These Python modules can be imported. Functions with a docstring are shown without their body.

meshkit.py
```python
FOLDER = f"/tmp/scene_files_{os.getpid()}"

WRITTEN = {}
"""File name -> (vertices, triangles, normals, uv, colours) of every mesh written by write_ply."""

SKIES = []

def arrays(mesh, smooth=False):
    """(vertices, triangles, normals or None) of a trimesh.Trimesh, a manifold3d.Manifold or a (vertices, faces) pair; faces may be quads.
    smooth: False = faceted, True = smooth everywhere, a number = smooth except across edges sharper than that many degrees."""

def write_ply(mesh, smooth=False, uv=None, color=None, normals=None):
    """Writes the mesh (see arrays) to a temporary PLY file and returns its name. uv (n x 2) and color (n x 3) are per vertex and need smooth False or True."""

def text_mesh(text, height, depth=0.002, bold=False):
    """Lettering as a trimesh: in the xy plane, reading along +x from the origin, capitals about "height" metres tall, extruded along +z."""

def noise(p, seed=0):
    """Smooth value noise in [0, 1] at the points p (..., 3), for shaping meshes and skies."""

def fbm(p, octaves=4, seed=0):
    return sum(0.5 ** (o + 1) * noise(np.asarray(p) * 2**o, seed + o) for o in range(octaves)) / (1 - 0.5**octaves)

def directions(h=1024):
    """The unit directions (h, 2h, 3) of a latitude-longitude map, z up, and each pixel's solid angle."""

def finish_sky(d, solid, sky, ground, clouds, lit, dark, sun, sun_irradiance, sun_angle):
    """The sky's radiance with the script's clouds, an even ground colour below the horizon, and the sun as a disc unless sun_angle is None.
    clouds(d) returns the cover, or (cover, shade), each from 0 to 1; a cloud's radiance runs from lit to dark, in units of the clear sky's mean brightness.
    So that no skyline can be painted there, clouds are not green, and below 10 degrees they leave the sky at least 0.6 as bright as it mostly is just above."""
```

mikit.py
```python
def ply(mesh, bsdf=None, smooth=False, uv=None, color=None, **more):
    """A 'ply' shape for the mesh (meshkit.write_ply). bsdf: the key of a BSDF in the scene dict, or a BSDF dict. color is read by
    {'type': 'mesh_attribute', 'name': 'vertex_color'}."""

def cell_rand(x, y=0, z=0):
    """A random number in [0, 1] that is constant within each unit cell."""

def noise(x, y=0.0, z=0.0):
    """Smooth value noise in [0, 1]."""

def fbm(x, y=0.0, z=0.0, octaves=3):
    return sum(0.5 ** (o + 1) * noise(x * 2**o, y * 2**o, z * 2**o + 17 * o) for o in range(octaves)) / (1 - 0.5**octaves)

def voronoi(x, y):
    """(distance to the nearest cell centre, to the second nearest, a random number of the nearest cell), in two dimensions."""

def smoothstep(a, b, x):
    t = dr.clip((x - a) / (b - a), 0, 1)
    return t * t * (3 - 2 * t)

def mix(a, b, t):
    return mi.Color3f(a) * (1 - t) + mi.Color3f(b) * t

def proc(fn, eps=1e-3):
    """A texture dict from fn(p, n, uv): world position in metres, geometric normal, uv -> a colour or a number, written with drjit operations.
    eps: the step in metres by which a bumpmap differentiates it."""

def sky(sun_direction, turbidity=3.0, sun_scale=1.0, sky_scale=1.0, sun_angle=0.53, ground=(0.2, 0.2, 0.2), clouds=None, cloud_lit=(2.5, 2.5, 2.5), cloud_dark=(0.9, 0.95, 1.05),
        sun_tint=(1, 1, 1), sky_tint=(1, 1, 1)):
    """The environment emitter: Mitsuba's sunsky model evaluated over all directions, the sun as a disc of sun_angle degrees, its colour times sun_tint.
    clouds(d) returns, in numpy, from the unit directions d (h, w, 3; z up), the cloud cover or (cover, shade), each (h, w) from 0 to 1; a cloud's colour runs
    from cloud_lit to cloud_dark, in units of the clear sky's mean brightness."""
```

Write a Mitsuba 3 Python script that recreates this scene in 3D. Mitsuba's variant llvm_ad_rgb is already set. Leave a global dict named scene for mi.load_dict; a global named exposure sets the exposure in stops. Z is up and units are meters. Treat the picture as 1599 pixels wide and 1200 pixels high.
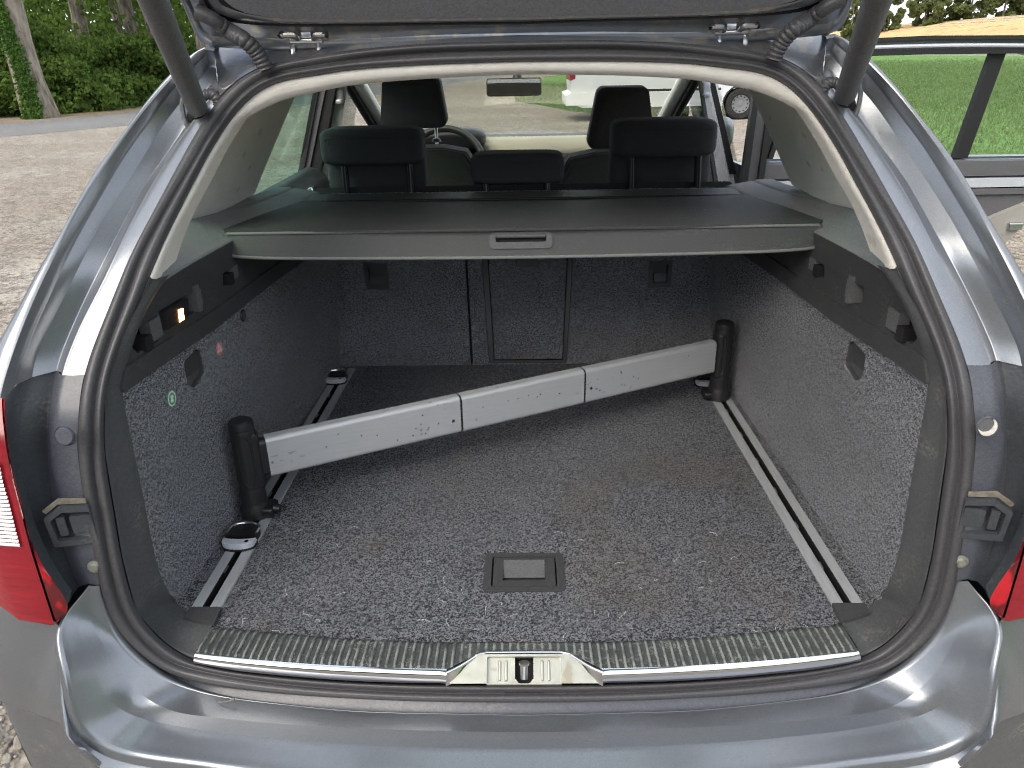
import math, random
import numpy as np
import trimesh
import drjit as dr
import mitsuba as mi
import shapely.geometry as sg
import shapely.affinity as sa
from scipy.interpolate import PchipInterpolator
import mikit, meshkit
from mikit import proc, noise, fbm, voronoi, smoothstep, mix, cell_rand

T = mi.ScalarTransform4f
scene, labels = {}, {}
RNG = np.random.default_rng(7)

# ---------------------------------------------------------------- camera, sky, exposure
CAM_O = np.array([0.0094, -0.9, 1.46])
YAW, PITCH, ROLL = -0.0221, 0.4143, -0.0196
_f = np.array([math.sin(YAW) * math.cos(PITCH), math.cos(YAW) * math.cos(PITCH), -math.sin(PITCH)])
_r = np.array([math.cos(YAW), -math.sin(YAW), 0.0])
_u = np.cross(_r, _f)
_up = -math.sin(ROLL) * _r + math.cos(ROLL) * _u
scene['camera'] = {'type': 'perspective', 'fov': 68.25, 'fov_axis': 'x', 'near_clip': 0.02, 'far_clip': 3000.0,
                   'to_world': T().look_at(origin=CAM_O.tolist(), target=(CAM_O + _f).tolist(), up=_up.tolist())}


def cloud_cover(d):
    q = d / np.maximum(d[..., 2:3], 0.08) * np.array([1.0, 1.0, 0.0])
    n = meshkit.fbm(q * 0.9 + 3.1, octaves=5, seed=4)
    c = np.clip((n - 0.33) / 0.16, 0, 1)
    low = np.clip((0.45 - d[..., 2]) / 0.35, 0, 1)
    return np.maximum(c, 0.9 * low), np.clip((n - 0.55) / 0.3, 0, 1) * 0.5


scene['sky'] = mikit.sky((-0.45, -0.68, 0.68), turbidity=3, sun_scale=0.3, sun_angle=40, sun_tint=(0.88, 0.97, 1.12), sky_scale=1.0, clouds=cloud_cover,
                         cloud_lit=(2.55, 2.68, 2.92), cloud_dark=(1.0, 1.05, 1.12), ground=(0.2, 0.19, 0.16))
exposure = 2.95


# ---------------------------------------------------------------- mesh helpers
def A(x):
    return np.asarray(x, float)


def cat(*ms):
    ms = [m for m in ms if m is not None]
    return trimesh.util.concatenate(list(ms)) if len(ms) > 1 else ms[0]


def mirror(m):
    v = np.array(m.vertices) * np.array([-1, 1, 1])
    return trimesh.Trimesh(v, np.array(m.faces)[:, ::-1], process=False)


def full(row):
    """A left half row that ends on the centre line: continued as its mirror image."""
    r = A(row).copy()
    r[-1, 0] = 0.0
    return np.vstack([r, mir(r)[::-1][1:]])


def wloft(rows):
    return loft(A([full(r) for r in rows]))


def soft(c, s):
    from scipy.ndimage import gaussian_filter1d
    c = A(c)
    o = gaussian_filter1d(c, s, axis=0, mode='nearest')
    w = np.minimum(np.arange(len(c)), np.arange(len(c))[::-1])[:, None] / (2.0 * s)
    w = np.clip(w, 0, 1)
    return c * (1 - w) + o * w


def mir(c):
    return A(c) * np.array([-1, 1, 1])


def spl(c, n):
    c = A(c)
    d = np.r_[0, np.cumsum(np.linalg.norm(np.diff(c, axis=0), axis=1))]
    keep = np.r_[True, np.diff(d) > 1e-9]
    return PchipInterpolator(d[keep] / d[-1], c[keep])(np.linspace(0, 1, n))


def loft(rows, closed=False):
    rows = A(rows)
    a, b = rows.shape[:2]
    v = rows.reshape(-1, 3)
    f = []
    ii = range(a if closed else a - 1)
    for i in ii:
        k = (i + 1) % a
        j = np.arange(b - 1)
        f.append(np.c_[i * b + j, i * b + j + 1, k * b + j + 1])
        f.append(np.c_[i * b + j, k * b + j + 1, k * b + j])
    return trimesh.Trimesh(v, np.vstack(f), process=False)


def loft_smooth(curves, n, m):
    """Curves resampled to n points, with m rows between the first and the last by a smooth spline across."""
    c = A([spl(x, n) for x in curves])
    t = np.linspace(0, 1, len(c))
    return loft(PchipInterpolator(t, c, axis=0)(np.linspace(0, 1, m)))


def box(c, size, rot=None):
    m = trimesh.creation.box(extents=size)
    if rot is not None:
        m.apply_transform(rot)
    m.apply_translation(c)
    return m


def rbox(c, size, r=0.005, n=1, rot=None):
    s = np.array(trimesh.creation.icosphere(subdivisions=n, radius=r).vertices)
    h = A(size) / 2 - r
    h = np.maximum(h, 1e-4)
    p = np.vstack([s + h * A([i, j, k]) for i in (-1, 1) for j in (-1, 1) for k in (-1, 1)])
    m = trimesh.convex.convex_hull(p)
    if rot is not None:
        m.apply_transform(rot)
    m.apply_translation(c)
    return m


def rotm(axis, deg):
    return trimesh.transformations.rotation_matrix(math.radians(deg), axis)


def frame(o, ux, uy):
    ux = A(ux) / np.linalg.norm(ux)
    uz = np.cross(ux, uy)
    uz /= np.linalg.norm(uz)
    uy = np.cross(uz, ux)
    M = np.eye(4)
    M[:3, 0], M[:3, 1], M[:3, 2], M[:3, 3] = ux, uy, uz, o
    return M


def extrude(poly, depth, M=None, z0=0.0):
    polys = getattr(poly, 'geoms', [poly])
    m = cat(*[trimesh.creation.extrude_polygon(p, depth, engine='earcut') for p in polys if p.area > 1e-9])
    m.apply_translation([0, 0, z0])
    if M is not None:
        m.apply_transform(M)
    return m


def bevel_plate(poly, depth, bev, M=None, steps=3):
    """A plate with a rounded front edge (front = +z)."""
    parts = [extrude(poly, depth - bev)]
    rings = []
    for k in range(steps + 1):
        a = k / steps * math.pi / 2
        p = poly.buffer(-bev * (1 - math.cos(a)), join_style=1) if k else poly
        rings.append((p, depth - bev + bev * math.sin(a)))
    for (p, z), (q, w) in zip(rings[:-1], rings[1:]):
        parts.append(extrude(q, w - (depth - bev)).apply_translation([0, 0, depth - bev]))
    m = cat(*parts)
    if M is not None:
        m.apply_transform(M)
    return m


def rrect(x0, y0, x1, y1, r):
    return sg.box(x0 + r, y0 + r, x1 - r, y1 - r).buffer(r, quad_segs=6)


def tube(pts, r, sides=12, closed=False):
    p = A(pts)
    n = len(p)
    r = np.broadcast_to(r, (n,)).astype(float)
    if closed:
        t = np.roll(p, -1, 0) - np.roll(p, 1, 0)
    else:
        t = np.gradient(p, axis=0)
    t /= np.linalg.norm(t, axis=1, keepdims=True) + 1e-12
    ref = A([0, 0, 1.0]) if abs(t[0][2]) < 0.9 else A([1.0, 0, 0])
    a = np.cross(t[0], ref)
    a /= np.linalg.norm(a)
    fr = []
    for i in range(n):
        a = a - t[i] * (a @ t[i])
        a /= np.linalg.norm(a) + 1e-12
        fr.append((a, np.cross(t[i], a)))
    ang = np.linspace(0, 2 * math.pi, sides, endpoint=False)
    rows = A([p[i] + r[i] * (np.cos(ang)[:, None] * fr[i][0] + np.sin(ang)[:, None] * fr[i][1]) for i in range(n)])
    v = rows.reshape(-1, 3)
    f = []
    for i in range(n if closed else n - 1):
        k = (i + 1) % n
        for j in range(sides):
            q = (j + 1) % sides
            f += [[i * sides + j, k * sides + j, k * sides + q], [i * sides + j, k * sides + q, i * sides + q]]
    if not closed:
        v = np.vstack([v, p[0], p[-1]])
        for j in range(sides):
            q = (j + 1) % sides
            f += [[n * sides, j, q], [n * sides + 1, (n - 1) * sides + q, (n - 1) * sides + j]]
    m = trimesh.Trimesh(v, f, process=False)
    m.fix_normals()
    return m


def lathe(prof, sides=32, M=None):
    m = trimesh.creation.revolve(A(prof), sections=sides)
    if M is not None:
        m.apply_transform(M)
    return m


def superpad(c, h, e=0.45, nu=28, nv=18, taper=0.0, M=None):
    """A cushion: superellipsoid with half sizes h."""
    u = np.linspace(-math.pi, math.pi, nu, endpoint=False)
    w = np.linspace(-math.pi / 2, math.pi / 2, nv)
    sp = lambda x, k: np.sign(x) * np.abs(x) ** k
    U, W = np.meshgrid(u, w, indexing='ij')
    x = sp(np.cos(W), e) * sp(np.cos(U), e)
    y = sp(np.cos(W), e) * sp(np.sin(U), e)
    z = sp(np.sin(W), e)
    x = x * (1 - taper * (z + 1) / 2)
    v = np.stack([x, y, z], -1).reshape(-1, 3) * A(h)
    f = []
    for i in range(nu):
        k = (i + 1) % nu
        for j in range(nv - 1):
            f += [[i * nv + j, k * nv + j, k * nv + j + 1], [i * nv + j, k * nv + j + 1, i * nv + j + 1]]
    m = trimesh.Trimesh(v, f, process=False)
    m.merge_vertices()
    m.update_faces(m.nondegenerate_faces())
    if M is not None:
        m.apply_transform(M)
    m.apply_translation(c)
    return m


def numbered(key):
    if key not in scene and not any(k.startswith(key + '__') for k in scene) and key not in labels:
        return key
    i = 1
    while True:
        k = f'{key}_{i:03d}'
        if k not in scene and not any(q.startswith(k + '__') for q in scene) and k not in labels:
            return k
        i += 1


def add(key, mesh, bsdf, smooth=35, **kw):
    key = numbered(key)
    scene[key] = mikit.ply(mesh, bsdf, smooth=smooth, **kw)
    return key


def thing(name, label, cat_, group=None, kind=None):
    key = numbered(name)
    labels[key] = {'label': label, 'category': cat_}
    if group:
        labels[key]['group'] = group
    if kind:
        labels[key]['kind'] = kind
    return key


def note(key, label):
    labels[key] = {'label': label}
    return key


def both(key, mesh, bsdf, smooth=35):
    return add(key, mesh, bsdf, smooth), add(key, mirror(mesh), bsdf, smooth)


# ---------------------------------------------------------------- materials
def mat(name, base, rough=0.5, metal=0.0, spec=0.5, coat=0.0, coat_gloss=0.9, bump=None, bump_scale=1.0, eps=1e-3, **kw):
    col = {'type': 'rgb', 'value': list(base)} if not callable(base) else proc(base)
    b = {'type': 'principled', 'base_color': col, 'roughness': rough if not callable(rough) else proc(rough), 'metallic': metal, 'specular': spec, **kw}
    if coat:
        b.update(clearcoat=coat, clearcoat_gloss=coat_gloss)
    if bump is not None:
        b = {'type': 'bumpmap', 'arbitrary': proc(bump, eps), 'scale': bump_scale, 'bsdf': b}
    scene[name] = {'type': 'twosided', 'bsdf': b}
    return name


def specks(p, k):
    return noise(p.x * k, p.y * k, p.z * k)


def c_paint(p, n, uv):
    f = specks(p, 900.0)
    dust = smoothstep(0.60, 0.80, fbm(p.x * 30, p.y * 30, p.z * 30)) * smoothstep(0.55, 0.75, specks(p, 420.0))
    return mix(mix((0.205, 0.219, 0.240), (0.262, 0.276, 0.298), f), (0.36, 0.34, 0.29), 0.4 * dust)


def c_carpet(lo, hi, warm):
    def fn(p, n, uv):
        a = specks(p, 590.0)
        b = noise(p.x * 1080 + p.y * 170, p.y * 1000 - p.z * 130, p.z * 1120 + p.x * 90)
        c = noise(p.x * 310 - p.y * 90, p.y * 370 + p.z * 60, p.z * 340)
        s = smoothstep(0.37, 0.68, 0.40 * a + 0.36 * b + 0.24 * c)
        big = fbm(p.x * 11, p.y * 11, p.z * 11)
        col = mix(lo, hi, s)
        soil = smoothstep(0.52, 0.75, fbm(p.x * 7 + 4, p.y * 7, p.z * 7 + 2)) * warm
        return mix(col, mi.Color3f(0.115, 0.095, 0.072), soil * (0.35 + 0.4 * s)) * (0.86 + 0.28 * big)
    return fn


def c_plastic(base, dusty):
    def fn(p, n, uv):
        g = specks(p, 520.0)
        d = smoothstep(0.5, 0.85, fbm(p.x * 22, p.y * 22, p.z * 22)) * smoothstep(0.35, 0.8, specks(p, 260.0)) * dusty
        return mix(mi.Color3f(*base) * (0.8 + 0.4 * g), (0.21, 0.195, 0.165), d)
    return fn


def grain(k):
    def fn(p, n, uv):
        return specks(p, k) * 0.6 + specks(p, 2.1 * k) * 0.4
    return fn


mat('paint', c_paint, 0.30, 0.75, 0.5, coat=1.0, coat_gloss=0.96)
mat('paint_side', c_paint, 0.30, 0.75, 0.5, coat=1.0, coat_gloss=0.96)
mat('dark_panel', c_plastic((0.050, 0.055, 0.062), 0.30), 0.38, 0.0, 0.5)
mat('pillar_face', c_plastic((0.075, 0.080, 0.098), 0.25), 0.34, 0.0, 0.5, coat=0.3)
mat('lower_bumper', c_plastic((0.10, 0.102, 0.106), 0.85), 0.55, 0.0, 0.4)
mat('rubber', c_plastic((0.060, 0.059, 0.063), 0.12), 0.42, 0.0, 0.5)
mat('carpet', c_carpet((0.014, 0.0145, 0.017), (0.35, 0.355, 0.382), 0.0), 0.95, 0.0, 0.1, bump=grain(550.0), bump_scale=0.0009)  # lighter copy of the floor carpet, missing wall light put into its colour
mat('carpet_floor', c_carpet((0.014, 0.0145, 0.017), (0.222, 0.227, 0.247), 0.5), 0.95, 0.0, 0.1, bump=grain(550.0), bump_scale=0.0009)
mat('black_trim', c_plastic((0.050, 0.051, 0.053), 0.15), 0.52, 0.0, 0.4, bump=grain(700.0), bump_scale=0.0003)
mat('lower_trim', c_plastic((0.072, 0.075, 0.078), 0.45), 0.52, 0.0, 0.4, bump=grain(700.0), bump_scale=0.0003)
mat('grey_trim', c_plastic((0.11, 0.11, 0.115), 0.1), 0.6, 0.0, 0.35, bump=grain(600.0), bump_scale=0.0003)
mat('door_beige', (0.30, 0.285, 0.26), 0.6)
mat('gate_trim', c_plastic((0.22, 0.22, 0.24), 0.0), 0.62, 0.0, 0.3, bump=grain(800.0), bump_scale=0.0003)


def c_sill(p, n, uv):
    rib = smoothstep(0.2, 0.9, dr.sin(p.x * (2 * math.pi / 0.0125)))
    g = specks(p, 420.0)
    worn = smoothstep(0.25, 0.75, 0.5 * rib + 0.5 * g) * smoothstep(0.2, 0.6, fbm(p.x * 60, p.y * 60, p.z * 60))
    c = mix((0.065, 0.071, 0.069), (0.25, 0.262, 0.245), worn)
    return mix(c, (0.30, 0.29, 0.25), 0.5 * smoothstep(0.55, 0.75, fbm(p.x * 45, p.y * 70, 0.0)) * smoothstep(0.4, 0.8, g))


mat('sill_plastic', c_sill, 0.5, 0.0, 0.4)
mat('dark_hole', (0.028, 0.028, 0.029), 0.7, 0.0, 0.3)
mat('smooth_black', (0.012, 0.012, 0.013), 0.30, 0.0, 0.5)
mat('satin_black', (0.017, 0.017, 0.018), 0.42, 0.0, 0.5)


def c_beige(p, n, uv):
    s = noise(p.x * 160, p.y * 160, p.z * 160) * 0.5 + noise(p.x * 700, p.y * 700, p.z * 700) * 0.5
    spot = smoothstep(0.70, 0.82, fbm(p.x * 26, p.y * 26, p.z * 26 + 3))
    return mix(mix((0.56, 0.53, 0.49), (0.66, 0.63, 0.585), s), (0.30, 0.28, 0.25), 0.45 * spot)


mat('beige_trim', c_beige, 0.9, 0.0, 0.2)
mat('ledge_lit', c_plastic((0.22, 0.225, 0.225), 0.0), 0.55, 0.0, 0.4, bump=grain(600.0), bump_scale=0.0003)  # lighter copy of the dark trim plastic, window light put into its colour
mat('light_trim', lambda p, n, uv: c_beige(p, n, uv) * mi.Color3f(1.20, 1.26, 1.32), 0.7, 0.0, 0.3)
mat('alu', lambda p, n, uv: mix((0.47, 0.485, 0.51), (0.53, 0.545, 0.57), noise(p.x * 40, p.y * 40, p.z * 900)) *
    (1 - 0.6 * smoothstep(0.80, 0.86, noise(p.x * 120, p.y * 120, p.z * 150)) * smoothstep(0.62, 0.8, fbm(p.x * 14, p.y * 14, p.z * 14))), 0.45, 0.35, 0.5)
mat('rail_alu', lambda p, n, uv: mix((0.34, 0.36, 0.375), (0.49, 0.51, 0.525), fbm(p.x * 260, p.y * 22, p.z * 80)), 0.42, 0.30, 0.5)
mat('chrome', (0.80, 0.80, 0.82), 0.10, 1.0, 0.5)
mat('steel', (0.55, 0.55, 0.56), 0.28, 1.0, 0.5)
mat('silver_plastic', (0.56, 0.58, 0.63), 0.35, 0.25, 0.5)


def c_zinc(p, n, uv):
    a = fbm(p.x * 60, p.y * 60, p.z * 60)
    r = smoothstep(0.6, 0.75, fbm(p.x * 45 + 5, p.y * 45, p.z * 45))
    return mix(mix((0.34, 0.345, 0.295), (0.49, 0.495, 0.44), a), (0.27, 0.22, 0.14), 0.55 * r)


mat('zinc', c_zinc, 0.38, 0.7, 0.5)
mat('zinc_dark', lambda p, n, uv: c_zinc(p, n, uv) * 0.8, 0.45, 0.6, 0.5)


def c_flange(p, n, uv):
    b = smoothstep(0.55, 0.7, fbm(p.x * 70, p.y * 70 + 3, p.z * 70))
    return mix(c_paint(p, n, uv), (0.40, 0.355, 0.28), 0.6 * b)


mat('roof_flange', c_flange, 0.27, 0.7, 0.5, coat=1.0, coat_gloss=0.95)
mat('gate_paint', c_flange, 0.27, 0.7, 0.5, coat=1.0, coat_gloss=0.95)
mat('fabric_black', c_plastic((0.070, 0.072, 0.080), 0.0), 0.9, 0.0, 0.15, sheen=0.4)
mat('fabric_grey', lambda p, n, uv: mix((0.045, 0.045, 0.044), (0.075, 0.075, 0.072), specks(p, 350.0)), 0.9, 0.0, 0.15, sheen=0.3)


def c_mesh(p, n, uv):
    w = dr.sin(p.x * 1500) * dr.sin(p.y * 1100 + p.z * 1500)
    d = smoothstep(0.66, 0.8, specks(p, 300.0)) * smoothstep(0.5, 0.7, fbm(p.x * 9, p.y * 30, p.z * 30))
    return mix(mix((0.038, 0.040, 0.041), (0.078, 0.081, 0.082), 0.5 + 0.5 * w), (0.30, 0.29, 0.27), 0.15 * d)


mat('cover_cloth', c_mesh, 0.6, 0.0, 0.4)
mat('cover_flap', lambda p, n, uv: c_mesh(p, n, uv) * 1.1, 0.6, 0.0, 0.4)
mat('cover_hem', lambda p, n, uv: mix((0.16, 0.165, 0.165), (0.26, 0.265, 0.26), specks(p, 600.0)), 0.8, 0.0, 0.3)
mat('dash_beige', (0.50, 0.47, 0.38), 0.75, 0.0, 0.3)
mat('wheel_leather', (0.02, 0.02, 0.02), 0.4, 0.0, 0.5)
mat('tyre', c_plastic((0.028, 0.028, 0.029), 0.4), 0.85, 0.0, 0.2)
mat('wheel_steel', (0.17, 0.175, 0.185), 0.5, 0.0)
mat('red_badge', (0.55, 0.03, 0.05), 0.5)
mat('green_badge', (0.03, 0.28, 0.12), 0.5)
mat('white_print', (0.78, 0.78, 0.76), 0.55)
mat('grey_print', (0.32, 0.31, 0.31), 0.6)
mat('amber_glow', (0.8, 0.5, 0.2), 0.3)
mat('red_reflector', lambda p, n, uv: mix((0.19, 0.003, 0.010), (0.26, 0.005, 0.015), noise(p.x * 14, p.y * 14, p.z * 160)), 0.28, 0.0, 0.5, coat=1.0, coat_gloss=0.98)
mat('dark_red', lambda p, n, uv: mix((0.10, 0.003, 0.006), (0.42, 0.006, 0.014), smoothstep(0.42, 0.6, fbm(p.x * 40, p.y * 40, p.z * 26))), 0.2, 0.0, 0.5, coat=1.0, coat_gloss=0.98)
mat('clear_rib', lambda p, n, uv: mix((0.66, 0.60, 0.60), (0.80, 0.74, 0.74), noise(p.x * 20, p.y * 20, p.z * 500)), 0.25, 0.0, 0.5, coat=1.0, coat_gloss=0.97)
scene['side_glass'] = {'type': 'thindielectric', 'specular_transmittance': {'type': 'rgb', 'value': [0.60, 0.90, 0.74]}}
scene['gate_glass'] = {'type': 'thindielectric', 'specular_transmittance': {'type': 'rgb', 'value': [0.90, 0.95, 0.93]}}
scene['wind_glass'] = {'type': 'thindielectric', 'specular_transmittance': {'type': 'rgb', 'value': [0.90, 0.94, 0.84]}}
scene['clear_glass'] = {'type': 'thindielectric', 'specular_transmittance': {'type': 'rgb', 'value': [0.88, 0.96, 0.91]}}
scene['mirror_glass'] = {'type': 'conductor', 'specular_reflectance': {'type': 'rgb', 'value': [0.75, 0.75, 0.75]}}


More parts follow.
